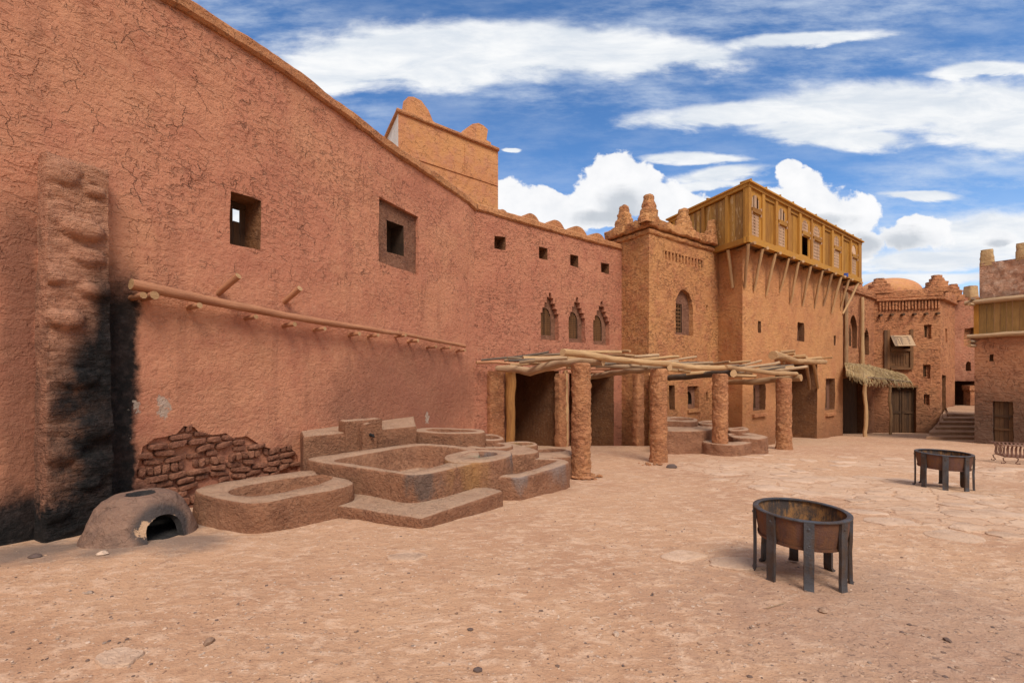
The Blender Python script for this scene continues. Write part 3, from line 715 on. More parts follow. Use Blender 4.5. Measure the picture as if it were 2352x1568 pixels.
# ---------------------------------------------------------------- wall with three corbelled windows
def wall_b():
    t = thing('mud_house', 'low rose mud house with three stepped windows and four small square vents', 'house')
    zt = .5*(FB.hit(1091, 485)[1]+FB.hit(1428, 576)[1])
    za, zb = FB.hit(1092, 484)[1], FB.hit(1427, 575)[1]
    holes = []
    vents = []
    for x0, x1, y0, y1 in ((752,815,872,950),(1001,1050,934,1006),(1176,1222,976,1046),(1349,1394,1021,1084)):
        p = FB.hits(qs('W6', [(x0, y1-8), (x1, y1+4), (x1, y0+8), (x0, y0)])); holes.append((p, .4, True, .8)); vents.append(p)
    wins = []
    for (x0, x1, yt, yb) in ((1013,1112,1190,1455),(1169,1262,1217,1472),(1308,1396,1240,1485)):
        a = FB.hit(*q('W6', x0, yb-4)); b = FB.hit(*q('W6', x1, yb)); c = FB.hit(*q('W6', (x0+x1)/2, yt))
        p = stepped(a[0], b[0], a[1], c[1]); holes.append((p, .2, False, 1)); wins.append((p, a[0], b[0], a[1], c[1]))
    doors = []
    for x0, x1 in ((1180, 1284), (1307, 1410)):
        a, b = FB.s_of(x0), FB.s_of(x1); zt_ = FB.hit(x0, 851)[1]
        holes.append((rect(a, b, -2.2, zt_), 2.6 if x0 < 1200 else 3.0, True, .99))
    mb = MB(); skin(mb, FB, [(0, ZB), (LB, ZB), (LB, zb), (0, za)], holes, g=.22, amp=.035, fine=.012, seed=5, jag=.012)
    e = FB.w(LB, 0); walls(mb, [xy(e), (e.x-3, e.y+5.5), (AB.x-4.5, AB.y+5.2), xy(AB)], ZB, za-.3, za-.3)
    mb.build('wall_face', [M['wallB'], M['hole_shade']], t)
    for p, s0, s1, z0, z1 in wins:
        w = s1-s0; h = z1-z0
        window(t, FB, p, arch(s0+.14*w, s0+.74*w, z0+.1*h, z0+.68*h, 8, .7), .2, .12, M['recess'], M['dlat'], .075, .026)
    c = MB(); nn = Vector((FB.n.x, FB.n.y, 0)); sweep_rect(c, [FB.w(.08, za), FB.w(LB*.5, (za+zb)/2-.03), FB.w(LB-.03, zb)], [nn]*3, .5, .08, 0, .26, .02); c.build('coping', [M['cope']], t)
    for (x0, x1, y0, y1) in ((772,842,722,748),(918,1016,745,792),(1056,1156,782,832),(1176,1283,817,866),(1296,1385,856,892)):
        a = FB.hit(*q('W6', x0, y1)); b = FB.hit(*q('W6', x1, y1)); tz = FB.hit(*q('W6', (x0+x1)/2, y0))[1]
        zz = min(a[1], b[1])-.25; r = (b[0]-a[0])/2; m = MB()
        pts = [((a[0]+b[0])/2+r*math.cos(math.pi*i/14), zz+.2+(tz-zz-.2)*math.sin(math.pi*i/14)) for i in range(15)]
        extr(m, FB, [(a[0], zz), (b[0], zz)]+pts, -.42, -.06, rough=.01); m.build('merlon', [M['cope']], t, 30)
wall_b()

# ---------------------------------------------------------------- straw daubed tower
def mud_tower():
    t = thing('mud_tower', 'rough ochre mud tower with stepped pinnacles and one arched grille window', 'tower')
    zt = FT.hit(1492, 524)[1]; zc = zt-.1
    mb = MB(); ext = LTL
    skin(mb, FTL, [(-.3, ZB), (LTL, ZB), (LTL, zt), (-.3, zt)], [], g=.16, amp=.04, fine=.03, seed=2, edge=.3)
    so_ = FT.hits(qs('R6', [(720, 868), (1232, 995), (1262, 905), (720, 752)])); a0, a1 = so_[0][0], so_[1][0]; zz0, zz1 = .5*(so_[0][1]+so_[1][1]), .5*(so_[3][1]+so_[2][1])
    slot = rect(a0, a1, zz0, zz1)
    fr0 = FT.hit(*q('Z1', 635, 1330)); fr1 = FT.hit(*q('Z1', 783, 1340)); ft = FT.hit(*q('Z1', 705, 952))[1]
    fr = arch(fr0[0], fr1[0], fr0[1], ft, 12, .5)
    g0 = FT.hit(*q('Z1', 645, 1320)); g1 = FT.hit(*q('Z1', 722, 1072)); gr = rect(g0[0]+.06, g1[0], g0[1]+.08, g1[1])
    sl = FT.hits(qs('Z1', [(892, 1130), (906, 1134), (906, 1085), (892, 1082)]))
    low = []
    for (x0, x1, y0, y1) in ((150, 215, 655, 945), (365, 490, 665, 935), (574, 600, 735, 842)):
        a = FT.hit(*q('R5', x0, y1)); b = FT.hit(*q('R5', x1, y0)); low.append(rect(a[0], b[0], a[1], b[1]))
    rec = FT.hits([(1676, 1060), (1640, 1060)])
    holes = [(slot, .12, True, 1), (fr, .22, False, 1), (sl, .25, True), (low[0], .5, True), (low[1], .2, False, 1), (low[2], .25, True)]
    skin(mb, FT, [(0, ZB), (LT, ZB), (LT, zt), (0, zt)], holes, g=.15, amp=.04, fine=.03, seed=2, edge=.3, jag=.01)
    walls(mb, [xy(TM), (TM.x-4, TM.y+5), (BT.x-2.4, BT.y+4.2), xy(BT), xy(TC)], ZB, zt-.02, zt-.03, 1)
    mb.build('wall_face', [M['tower'], M['hole_shade']], t)
    f = MB(); n = 12
    for i in range(n):
        k = a0+(a1-a0)*(i+.2)/n; face_box(f, FT, k, k+(a1-a0)/n*.42, zz0-.02, zz1+.02, -.13, -.015, jit=.008)
    plabel(f.build('slotted_frieze', [M['tower']], t), 'row of upright mud slots under the cornice')
    w = window(t, FT, fr, gr, .22, .4, M['recess'], M['dlat'], .17, .04)
    window(t, FT, low[1], arch(low[1][0][0]+.08, low[1][1][0]-.25, low[1][0][1]+.2, low[1][2][1]-.25, 8, .6), .2, .2, M['recess'])
    sill = MB(); face_box(sill, FT, low[1][0][0]-.06, low[1][1][0]+.06, low[1][0][1]-.16, low[1][0][1]-.02, -.05, .1, jit=.015); sill.build('window_sill', [M['tower']], t)
    # cornice: recessed step then the rough parapet
    nl = Vector((FTL.n.x, FTL.n.y, 0)); nr = Vector((FT.n.x, FT.n.y, 0)); cn = (nl+nr)*.78
    P0 = FTL.w(-.9, zc); P2 = FT.w(LT-.05, zc); PC = Vector((TC.x, TC.y, zc)); c = MB()
    sweep_rect(c, [P0, PC, P2], [nl, cn, nr], .3, .10, -.12, .08, .03); c.build('cornice', [M['tower']], t)
    p = MB(); z2 = FT.hit(1492, 503)[1]-zc+.04
    sweep_rect(p, [P0, PC, FT.w(LT-.45, zc)], [nl, cn, nr], .45, .24, .14, z2, .07, .09); p.build('parapet', [M['tower']], t)
    for (x0, x1, y0, y1, fc, dd) in ((98, 320, 188, 470, FTL, FTL.d), (412, 668, 38, 350, None, FT.d), (868, 1102, 225, 480, FT, FT.d), (1300, 1430, 372, 600, FT, FT.d)):
        fa = fc or FT; cx_ = (x0+x1)/2
        if fc is None: c0 = Vector((TC.x, TC.y, 0))-cn*.05; Y = c0.y; dpx = q('R6', cx_, 0)[0]; w_ = .95
        else:
            k = fa.s_of(q('R6', cx_, 0)[0], -.12); c0 = fa.w(k, 0, -.12); Y = c0.y
            w_ = abs(fa.s_of(q('R6', x1, 0)[0], -.12)-fa.s_of(q('R6', x0, 0)[0], -.12)); w_ = min(w_, 1.0)
        zb_ = CH+(HY-q('R6', 0, y1)[1])/F*Y-.12; zt_ = CH+(HY-q('R6', 0, y0)[1])/F*Y
        m = MB(); merlon(m, (c0.x, c0.y, zb_), dd, w_, .55, zt_-zb_, seed=x0, rough=.05); m.build('pinnacle', [M['tower']], t)
mud_tower()

# ---------------------------------------------------------------- tall house that carries the gallery
KO = None
def main_house():
    global MTOP
    t = thing('mud_house', 'tall ochre mud house that carries the overhanging wooden gallery', 'house')
    zt = 8.1; holes = []; mb = MB(); wins = []
    for (x0, x1, y0, y1) in ((1325,1351,1220,1315),(1964,1981,1340,1420)):
        a = FM.hit(*q('Z1', x0, y1)); b = FM.hit(*q('Z1', x1, y0)); holes.append((rect(a[0], b[0], a[1], b[1]), .35, True))
    a = FM.hit(*q('Z1', 1655, 1385)); b = FM.hit(*q('Z1', 1716, 1235)); wq = rect(a[0], b[0], a[1], b[1]); holes.append((wq, .3, False, 1)); wins.append((wq, rect(a[0]+.08, b[0]-.12, a[1]+.1, b[1]-.1), .3))
    for (x0, x1, y0, y1) in ((1118,1264,600,955),(1958,2062,578,950)):
        a = FM.hit(*q('R5', x0, y1)); b = FM.hit(*q('R5', x1, y0)); r = rect(a[0], b[0], a[1], b[1]); holes.append((r, .3, False, 1)); w = b[0]-a[0]; h = b[1]-a[1]
        wins.append((r, arch(a[0]+.12*w, a[0]+.68*w, a[1]+.06*h, b[1]-.14*h, 8, .6), .3))
    e0 = FM.s_of(1782); e1 = FM.s_of(1877); ez = FM.hit(1800, 836)[1]
    holes.append((rect(e0, e1, -3.4, ez), 1.8, True, .995))
    skin(mb, FM, [(0, ZB), (LM, ZB), (LM, zt), (0, zt)], holes, g=.2, amp=.045, fine=.014, seed=3, jag=.012)
    skin(mb, FMS, [(-.4, ZB), (LMS, ZB), (LMS, zt), (-.4, zt)], [], g=.2, amp=.045, fine=.014, seed=3)
    E = FM.w(LM, 0); walls(mb, [xy(E), (FN.o.x, FN.o.y), (FN.o.x-4, FN.o.y+5), (TM.x-3, TM.y+7), xy(TM), (MC.x, MC.y)], ZB, zt-.02, zt-.03, 1)
    mb.build('wall_face', [M['house'], M['hole_shade']], t)
    for p, i, d in wins: window(t, FM, p, i, d, .2, M['recess'], M['dlat'], .11, .035)
    for (x0, x1, y0, y1) in ((1110,1264,982,1005),(1955,2052,975,1000)):
        a = FM.hit(*q('R5', x0, y1)); b = FM.hit(*q('R5', x1, y0)); s = MB(); face_box(s, FM, a[0], b[0], a[1]-.08, b[1]+.03, -.08, .12, jit=.015); s.build('window_sill', [M['cope']], t)
    d = MB(); face_box(d, FM, e0+.02, e1-.9, -3.4, ez-.35, -1.74, -1.68); face_box(d, FM, e0+.1, e1-1.0, -1.2, -1.05, -1.68, -1.64); d.build('door', [M['door']], t)
    # corner pier at the tower
    s = MB(); merlon(s, (TM.x-.35, TM.y-1.3, ZB), FT.d, .9, .9, 4.6, 5, [(0, 1), (.5, .97), (1, .94)], .04); 
main_house()

def gallery():
    n3 = Vector((FM.n.x, FM.n.y, 0)); d3 = Vector((DM.x, DM.y, 0))
    KC = Vector((10.59, 20.39)); K = Face(KC, DM); L = K.s_of(1978)
    z0, z1 = K.hit(1719, 556)[1], K.hit(1719, 420)[1]; H = z1-z0
    dsv = Vector((-.33, .944)).normalized(); LS = 5.4; SB = KC+dsv*LS
    KS = Face(SB, -dsv)
    t = thing('wooden_gallery', 'golden timber gallery with arched lattice windows overhanging the tall mud house', 'gallery')
    X = lambda zx: K.s_of(q('R7', zx, 0)[0])
    # bays of the front
    posts = [(363, 400), (548, 582), (722, 752), (884, 916), (1032, 1060), (1187, 1207), (1336, 1362), (1458, 1480), (1586, 1606), (1702, 1716), (1806, 1824)]
    ps = [(X(a), X(b)) for a, b in posts]; ps[0] = (0, ps[0][1]); ps[-1] = (ps[-1][0], L)
    for i, (a, b) in enumerate(ps):
        m = MB(); face_box(m, K, a, b, z0+.28, z1-.16, -.16, .03); m.build('post', [M['frame']], t)
    bays = [(ps[i][1], ps[i+1][0], k) for i, k in enumerate('wpwpwwpwpw')]
    for i, (a, b, k) in enumerate(bays):
        if k == 'p':
            m = MB(); s = a+.004; nb = 4; w = (b-a-.008)/nb
            for j in range(nb): face_box(m, K, s+.004, s+w-.004, z0+.28, z1-.2, -.13, -.085+random.uniform(-.006, .006)); s += w
            face_box(m, K, a, b, z1-.34, z1-.16, -.084, -.03); m.build('plank_panel', [M['plank']], t)
        else:
            c = (a+b)/2; w = (b-a)*.66; top = arch(c-w/2, c+w/2, z0+.64*H, z0+.865*H, 12); low = rect(c-w/2, c+w/2, z0+.155*H, z0+.53*H)
            m = MB(); skin(m, K, rect(a, b, z0+.28, z1-.16), [(top, .05, False, 1), (low, .05, False, 1)], g=.5, amp=0, off=-.04, edge=0, uv=True)
            wo = m.build('window', [M['frame']], t)
            rl = MB(); face_box(rl, K, c-w/2-.07, c+w/2+.07, z0+.545*H, z0+.625*H, -.035, .03); rl.build('rail', [M['plank']], wo)
            for sx in (-1, 1):
                for zz in (.53, .635): hg = MB(); face_box(hg, K, c+sx*(w/2+.085)-.02, c+sx*(w/2+.085)+.02, z0+zz*H-.06, z0+zz*H+.06, -.03, .035); hg.build('hinge', [M['lat']], wo)
            pw = w/5.2
            if i != 9:
                g = MB(); lattice(g, K, top, -.06, pw, pw*.42, .02, i not in (0, 2), .05 if i in (0, 2) else .01); g.build('lattice', [M['lat']], wo)
            else:
                g = MB(); extr(g, K, sc_poly(top, .97), -.10, -.07); g.build('board', [M['lat']], wo)
            if i != 4:
                g = MB(); lattice(g, K, low, -.06, pw, pw*.40, .02, True, .02); g.build('lattice', [M['lat']], wo)
    # rails
    b = MB(); face_box(b, K, -.02, L+.02, z0, z0+.279, -.2, .05); b.build('bottom_beam', [M['frame']], t)
    b = MB(); face_box(b, K, -.02, L+.02, z1-.159, z1, -.2, .05); b.build('top_beam', [M['frame']], t)
    # side wall of old boards
    m = MB(); s = 0
    while s < LS-.22:
        w = random.uniform(.17, .25)
        face_box(m, KS, s+.006, min(s+w, LS-.2)-.006, z0+.25, z1-.2, -.14, -.09+random.uniform(-.015, .015)); s += w
    m.build('plank_panel', [M['plankold']], t)
    for a in (.4, 2.6, 4.15, LS-.17):
        m = MB(); face_box(m, KS, a-.09, a+.09, z0+.25, z1-.16, -.15, .02); m.build('post', [M['frame']], t)
    b = MB(); face_box(b, KS, 0, LS-.005, z0+.002, z0+.249, -.15, .045); b.build('bottom_beam', [M['frame']], t)
    b = MB(); face_box(b, KS, 0, LS-.005, z1-.158, z1-.002, -.15, .045); b.build('top_beam', [M['frame']], t)
    # roof and floor
    E = K.w(L, 0); poly = [KC, Vector((E.x, E.y)), Vector((E.x, E.y))+dsv*LS, SB]
    r = MB()
    for (pl, za, zb_, ov) in ((poly, z1+.002, z1+.075, .14),):
        cen = sum(pl, Vector((0, 0)))/4; o2 = [p+Vector((K.n.x, K.n.y))*ov*(1 if i < 2 else -1)+DM*ov*(-1 if i in (0, 3) else 1) for i, p in enumerate(pl)]
        r.loft([[(p.x, p.y, za) for p in o2], [(p.x, p.y, zb_) for p in o2]], cap0=True, cap1=True)
    ro = r.build('roof', [M['frame']], t)
    for i in range(11):
        k = .05+L*i/10.3; g = MB(); p = K.w(k, z1+.12, .12); g.tube([p-n3*.5, p], [.055, .06], 8); g.build('roof_batten', [M['plank'], M['frame']], ro)
    for a in (.9, 3.0): g = MB(); p = KS.w(a, z1+.12, .12); g.tube([p-Vector((KS.n.x, KS.n.y, 0))*.5, p], [.05, .05], 8); g.build('roof_batten', [M['plank'], M['frame']], ro)
    f = MB(); f.loft([[(p.x, p.y, z0+.01) for p in poly], [(p.x, p.y, z0+.09) for p in poly]], cap0=True, cap1=True)
    o_ = [poly[1], poly[2], poly[3]]
    f.build('floor', [M['door']], t)
    bk = MB(); walls(bk, [xy(p) for p in o_], z0+.1, z1); bk.build('rear_wall', [M['dark']], t)
    # braces and joists under the overhang
    br = [(1240,555,1215,935),(1360,610,1295,960),(1470,650,1395,1000),(1580,680,1510,970),(1665,725,1600,1065),(1765,765,1700,1090),(1865,795,1800,1110),(1945,830,1875,1090),(2020,860,1945,1150),(2085,890,2020,1120),(2165,915,2060,1160)]
    for i, (x0, y0, x1, y1) in enumerate(br):
        a = q('Z1', x0, y0); k, z = K.hit(*a, -.06); A = K.w(k, z0-.06, -.04)
        k2, zz = FM.hit(*q('Z1', x1, y1), .03); B = FM.w(k2, zz, .03)
        if i == len(br)-1: B = FM.w(LM-.1, zz, .03)
        mid = A.lerp(B, .5)+Vector((0, 0, random.uniform(-.05, .05)))+d3*random.uniform(-.05, .05)
        g = MB(); g.tube([A, mid, B+(B-mid)*.02], [.075, .07, .055], 9, wob=.02, sub=.3); g.build('brace', [M['log'], M['logend']], t)
        g = MB(); g.tube([FM.w(k, z0-.075, -.3), K.w(k, z0-.075, random.uniform(.16, .3))], [.07, .075], 9); g.build('joist', [M['log'], M['logend']], t)
    k, zz = FMS.hit(*q('Z1', 1113, 940), .03); B = FMS.w(k, zz, .03); k0 = KS.s_of(q('Z1', 1075, 615)[0], -.05); A = KS.w(k0, z0-.05, -.05)
    g = MB(); g.tube([A, A.lerp(B, .5), B], [.08, .075, .06], 9, wob=.02, sub=.3); g.build('brace', [M['log'], M['logend']], t)
    b = MB(); p = K.w(X(1615), z0-.02, .1); b.loft([[p+Vector((random.uniform(.8, 1.2)*.16*math.cos(a*.9), random.uniform(.8, 1.2)*.12*math.sin(a*.9), h)) for a in range(7)] for h in (-.02, .1, .2)], cap0=True, cap1=True)
    tag(b.build('cloth_bundle', [simple('blue_cloth', (.03,.06,.25), (.06,.1,.33), 20)]), 'small blue cloth bundle stuffed on a joist under the gallery', 'cloth')
gallery()

# ---------------------------------------------------------------- far range: recessed house, end house, alley
def far_range():
    t = thing('mud_house', 'narrow ochre house with an arched window behind tall bare poles', 'house')
    zt = FN.hit(2006, 684)[1]; mb = MB(); holes = []; wins = []
    a = FN.hit(*q('Z1', 2093, 1440)); b = FN.hit(*q('Z1', 2160, 1175)); p = arch(a[0], b[0], a[1], b[1], 10, .9); holes.append((p, .3, False, 1)); wins.append((p, arch(a[0]+.12, b[0]-.3, a[1]+.15, b[1]-.4, 8, .9)))
    a = FN.hit(*q('Z1', 2218, 1500)); b = FN.hit(*q('Z1', 2260, 1280)); p = stepped(a[0], b[0], a[1], b[1], 3, .75); holes.append((p, .3, False, 1)); wins.append((p, rect(a[0]+.12, b[0]-.2, a[1]+.1, a[1]+(b[1]-a[1])*.7)))
    d0 = FN.s_of(1935); d1 = FN.s_of(1984); dz = FN.hit(1960, 868)[1]; holes.append((rect(d0, d1, -5, dz), .5, True, 1))
    skin(mb, FN, [(.0, ZB), (LN, ZB), (LN, zt), (.0, zt)], holes, g=.25, amp=.05, fine=.015, seed=6, jag=.012)
    walls(mb, [xy(NF), (NF.x-4, NF.y+6), (FN.o.x-4, FN.o.y+6), (FN.o.x, FN.o.y)], ZB, zt, zt)
    mb.build('wall_face', [M['far'], M['hole_shade']], t)
    for p, i in wins: window(t, FN, p, i, .3, .2, M['far'], M['dlat'], .12, .04)
    m = MB()
    for j in range(8):
        face_box(m, FN, d0+(d1-d0)*j/8+.01, d0+(d1-d0)*(j+1)/8-.005, -5, dz-.05, -.46, -.40)
    m.build('door', [M['door']], t)
    c = MB(); nn = Vector((FN.n.x, FN.n.y, 0)); sweep_rect(c, [FN.w(.2, zt), FN.w(LN, zt)], [nn, nn], .3, .16, -.1, .06, .03); sweep_rect(c, [FN.w(.2, zt), FN.w(LN, zt)], [nn, nn], .5, .1, .065, .48, .05); c.build('cornice', [M['far']], t)
    k = FN.s_of(q('R2', 322, 0)[0]); m = MB(); merlon(m, FN.w(k, zt+.5, -.3), FN.d, 1.0, .7, 1.3, 4, rough=.06); m.build('pinnacle', [M['far']], t)
    for (x, y0, y1, lab) in ((216, 380, 885, 'tall bare pole fixed upright against the corner of the tall house'), (335, 415, 892, 'tall bare pole standing right of the arched window')):
        k, za = FN.hit(*q('R2', x, y0), .2); zb_ = FN.hit(*q('R2', x, y1), .2)[1]; g = MB()
        g.tube([FN.w(k, zb_-.2, .2), FN.w(k+.03, (za+zb_)/2, .2), FN.w(k, za, .2)], [.14, .13, .12], 9, wob=.025, sub=.5); tag(g.build('pole', [M['log'], M['logend']]), lab, 'pole', 'poles against the far house')
    # end house facing the yard
    t = thing('mud_house', 'square end house with a latticed awning window, corbels and a double door', 'house')
    zt = FF.hit(2050, 684)[1]; mb = MB(); holes = []; wins = []
    for (x0, x1, y0, y1) in ((783, 838, 612, 716), (779, 832, 903, 1004), (782, 824, 1120, 1198)):
        a = FF.hit(*q('R2', x0, y1)); b = FF.hit(*q('R2', x1, y0)); p = rect(a[0], b[0], a[1], b[1]); holes.append((p, .25, False, 1)); wins.append((p, rect(a[0]+.1, b[0]-.18, a[1]+.12, b[1]-.1), y0 != 1120))
    a = FF.hit(*q('R2', 545, 1410)); b = FF.hit(*q('R2', 727, 1070)); dr = rect(a[0], b[0], ZB+1, b[1]); holes.append((dr, .35, True, 1))
    a2 = FF.hit(*q('R2', 528, 935)); b2 = FF.hit(*q('R2', 690, 700)); mw = rect(a2[0], b2[0], a2[1], b2[1]); holes.append((mw, .5, True, 1))
    skin(mb, FF, [(0, ZB), (LF, ZB), (LF, zt), (0, zt)], holes, g=.25, amp=.06, fine=.02, seed=7, jag=.015)
    sh = FFS.hits(qs('R2', [(938, 740), (952, 740), (952, 645), (938, 640)])); sd = FFS.hits(qs('R2', [(915, 1330), (945, 1330), (945, 985), (915, 975)]))
    skin(mb, FFS, [(0, ZB), (LFS, ZB), (LFS, zt), (0, zt)], [(sh, .25, True), (sd, .6, True)], g=.3, amp=.05, fine=.02, seed=7)
    e = FFS.w(LFS, 0); walls(mb, [xy(e), (e.x-6, e.y+3), (NF.x-3, NF.y+5), xy(NF), xy(FR_)], ZB, zt, zt, 1)
    mb.build('wall_face', [M['far'], M['hole_shade']], t)
    for p, i, gr in wins: window(t, FF, p, i, .25, .25, M['far'], M['dlat'] if gr else None, .14, .05)
    d = MB(); w = b[0]-a[0]; zg = a[1]
    def door(mb, F_, s0, s1, z0, z1, off, leaves=2, rows=2):
        lw = (s1-s0)/leaves
        for j in range(leaves):
            A, B = s0+lw*j+.02, s0+lw*(j+1)-.02; n = 5
            for c in range(n): face_box(mb, F_, A+(B-A)*c/n+.004, A+(B-A)*(c+1)/n-.004, z0, z1, off, off+.04+random.uniform(-.008, .008))
            for zz in [z0+(z1-z0)*f for f in (.04, .5, .95)][:rows+1]: face_box(mb, F_, A, B, zz-.09, zz+.09, off+.05, off+.09)
            face_box(mb, F_, A, A+.12, z0, z1, off+.05, off+.08); face_box(mb, F_, B-.12, B, z0, z1, off+.05, off+.08)
    door(d, FF, a[0], b[0], zg-.2, b[1]-.02, -.34); plabel(d.build('door', [M['door']], t), 'dark double plank door')
    l = MB(); face_box(l, FF, a[0]-.25, b[0]+.1, b[1]-.0, b[1]+.16, -.2, .06, jit=.01); l.build('lintel', [M['dlat']], t)
    # window box with raised shutter
    wo = MB(); fz0 = FF.hit(*q('R2', 600, 935))[1]; fz1 = FF.hit(*q('R2', 600, 660))[1]; fm = FF.hit(*q('R2', 600, 795))[1]
    for s in (FF.s_of(q('R2', 506, 0)[0], .1), FF.s_of(q('R2', 526, 0)[0], .1), FF.s_of(q('R2', 694, 0)[0], .1)): face_box(wo, FF, s-.1, s+.1, fz0, fz1+.1, -.05, .14)
    s0 = FF.s_of(q('R2', 526, 0)[0]); s1 = FF.s_of(q('R2', 694, 0)[0])
    face_box(wo, FF, s0+.1, s1-.1, fz0-.05, fz0+.12, -.05, .2); face_box(wo, FF, s0+.1, s1-.1, fm-.12, fm+.06, -.05, .15)
    W = wo.build('window', [M['dlat']], t); W['label'] = 'wooden window box with a propped lattice shutter'
    g = MB(); pr = rect(s0+.12, s1-.12, fz0+.14, fm-.14); face_box(g, FF, s0+.11, s1-.11, fz0+.13, fm-.13, -.02, .03); cxs = (s0+s1)/2; cz = (fz0+fm)/2
    el = [(cxs+(s1-s0)*.36*math.cos(i*.3), cz+(fm-fz0)*.34*math.sin(i*.3)) for i in range(21)]
    lattice(g, FF, el, .035, .17, .06, .03); g.build('lattice_panel', [M['dlat']], W)
    # the shutter hangs out from its top edge
    A = FF.hit(*q('R2', 540, 692), .15); B = FF.hit(*q('R2', 688, 690), .15)
    n3 = Vector((FF.n.x, FF.n.y, 0)); d3 = Vector((FF.d.x, FF.d.y, 0)); o = FF.w(A[0], A[1], .15); dn = (n3*.66+Vector((0, 0, -.78))).normalized()
    s = MB(); wid = B[0]-A[0]; ln = 1.12; nn_ = d3.cross(dn).normalized()*.05
    s.box(o, d3*.22, dn*ln, nn_); s.box(o+d3*(wid-.22), d3*.22, dn*ln, nn_); s.box(o+d3*.22, d3*(wid-.44), dn*.16, nn_); s.box(o+d3*.22+dn*(ln-.14), d3*(wid-.44), dn*.14, nn_)
    for j in range(13):
        f = (j+.5)/13; hh = math.sqrt(max(0, 1-(2*f-1)**2)); s.box(o+d3*(.22+(wid-.44)*f-.03)+dn*(.16+(ln-.30)*(1-hh)), d3*.06, dn*(ln-.30)*hh, nn_*.7)
    s.box(o+d3*.2+nn_*.1+dn*.2, d3*(wid-.4), dn*(ln-.4), nn_*.15)
    s.build('shutter', [M['grey']], W)
    c = MB(); nn = Vector((FF.n.x, FF.n.y, 0)); ns = Vector((FFS.n.x, FFS.n.y, 0)); cn = (nn+ns)*.8
    zc = zt; PP = [FF.w(.1, zc), Vector((FR_.x, FR_.y, zc)), FFS.w(LFS, zc)]
    sweep_rect(c, PP, [nn, cn, ns], .3, .22, -.28, -.06, .03, .2); sweep_rect(c, PP, [nn, cn, ns], .5, .12, -.05, .58, .05, .2); c.build('parapet', [M['far']], t)
    for i in range(19):
        k = .3+(LF-.5)*i/18; g = MB(); face_box(g, FF, k, k+.12, zt-.95, zt-.3, -.02, .14, jit=.02); g.build('corbel', [M['far']], t)
    for i in range(6):
        k = .35+(LF-.6)*i/5; g = MB(); p = FF.w(k, zt-1.35, -.1); g.tube([p, FF.w(k, zt-1.35, .32)], .1, 8); g.build('beam_end', [M['door']], t)
    for (x0, x1, y0, y1, f_) in ((383, 532, 280, 372, FF), (806, 946, 256, 360, FF), (968, 1020, 320, 425, FFS)):
        k = f_.s_of(q('R2', (x0+x1)/2, 0)[0], -.2); c0 = f_.w(k, 0, -.2); w_ = (x1-x0)*.3444/1.0884*c0.y/F*1.1; zb_ = CH+(HY-q('R2', 0, y1)[1])/F*c0.y-.2; z2 = CH+(HY-q('R2', 0, y0)[1])/F*c0.y
        pr = [(0,1),(.3,1),(.34,.78),(.6,.76),(.64,.52),(.8,.5),(.84,.36),(1,.34)]
        m = MB(); merlon(m, (c0.x, c0.y, zb_), FF.d, w_ if f_ is FF else 1.4, .8, z2-zb_, x0, pr, .06); m.build('pinnacle', [M['far']], t)
    # dome behind
    cy = 42.0; c0 = Vector(((2040-CX)/F*cy, cy)); R = 60*cy/F; zb_ = CH+(HY-676)/F*cy; zt_ = CH+(HY-640)/F*cy; mb = MB(); loops = []
    for i in range(13):
        a = math.pi/2*i/12.01; loops.append([(c0.x+R*math.cos(a)*math.cos(b*math.pi/20), c0.y+R*math.cos(a)*math.sin(b*math.pi/20), zb_+(zt_-zb_)*math.sin(a)) for b in range(40)])
    mb.loft([[(p[0], p[1], ZB) for p in loops[0]]]+loops, cap1=True)
    tag(mb.build('dome', [M['ctow']]), 'low smooth orange dome rising behind the end house roof', 'dome')
    # alley wall
    t = thing('mud_house', 'pinkish house at the back of the alley above the dark passage', 'house')
    zt = FG.hit(2225, 682)[1]; mb = MB()
    a = FG.hit(*q('R2', 965, 1330)); b = FG.hit(*q('R2', 1160, 1022)); op = rect(a[0], b[0], ZB+2, b[1])
    w1 = FG.hits(qs('R2', [(1076, 770), (1160, 770), (1160, 632), (1076, 640)])); a1 = FG.hit(*q('R2', 1088, 950)); b1 = FG.hit(*q('R2', 1124, 880)); w2 = arch(a1[0], b1[0], a1[1], b1[1], 8, .4)
    skin(mb, FG, [(0, ZB), (14, ZB), (14, zt), (0, zt)], [(op, 2.5, True, 1), (w1, .4, False, 1), (w2, .4, True)], g=.3, amp=.08, fine=.03, seed=9, jag=.02)
    walls(mb, [(48.5, 38.6), (48.5, 46), (34.5, 46), (34.5, 38.6)], ZB, zt, zt); mb.build('wall_face', [M['gwall'], M['hole_shade']], t)
    k0 = w1[0][0]; window(t, FG, w1, arch(k0+1.0, k0+2.2, w1[0][1]+.5, w1[2][1]-.6, 8, .6), .4, .4, M['far'])
    p = MB(); ka = FG.s_of(q('R2', 1092, 0)[0], .3); face_box(p, FG, ka, ka+2.2, ZB, FG.hit(*q('R2', 1100, 1090))[1], .05, .6, jit=.03); face_box(p, FG, ka-.12, ka+2.4, FG.hit(*q('R2', 1100, 1089))[1], FG.hit(*q('R2', 1100, 1055))[1], .02, .7, jit=.03); p.build('pier', [M['far']], t)
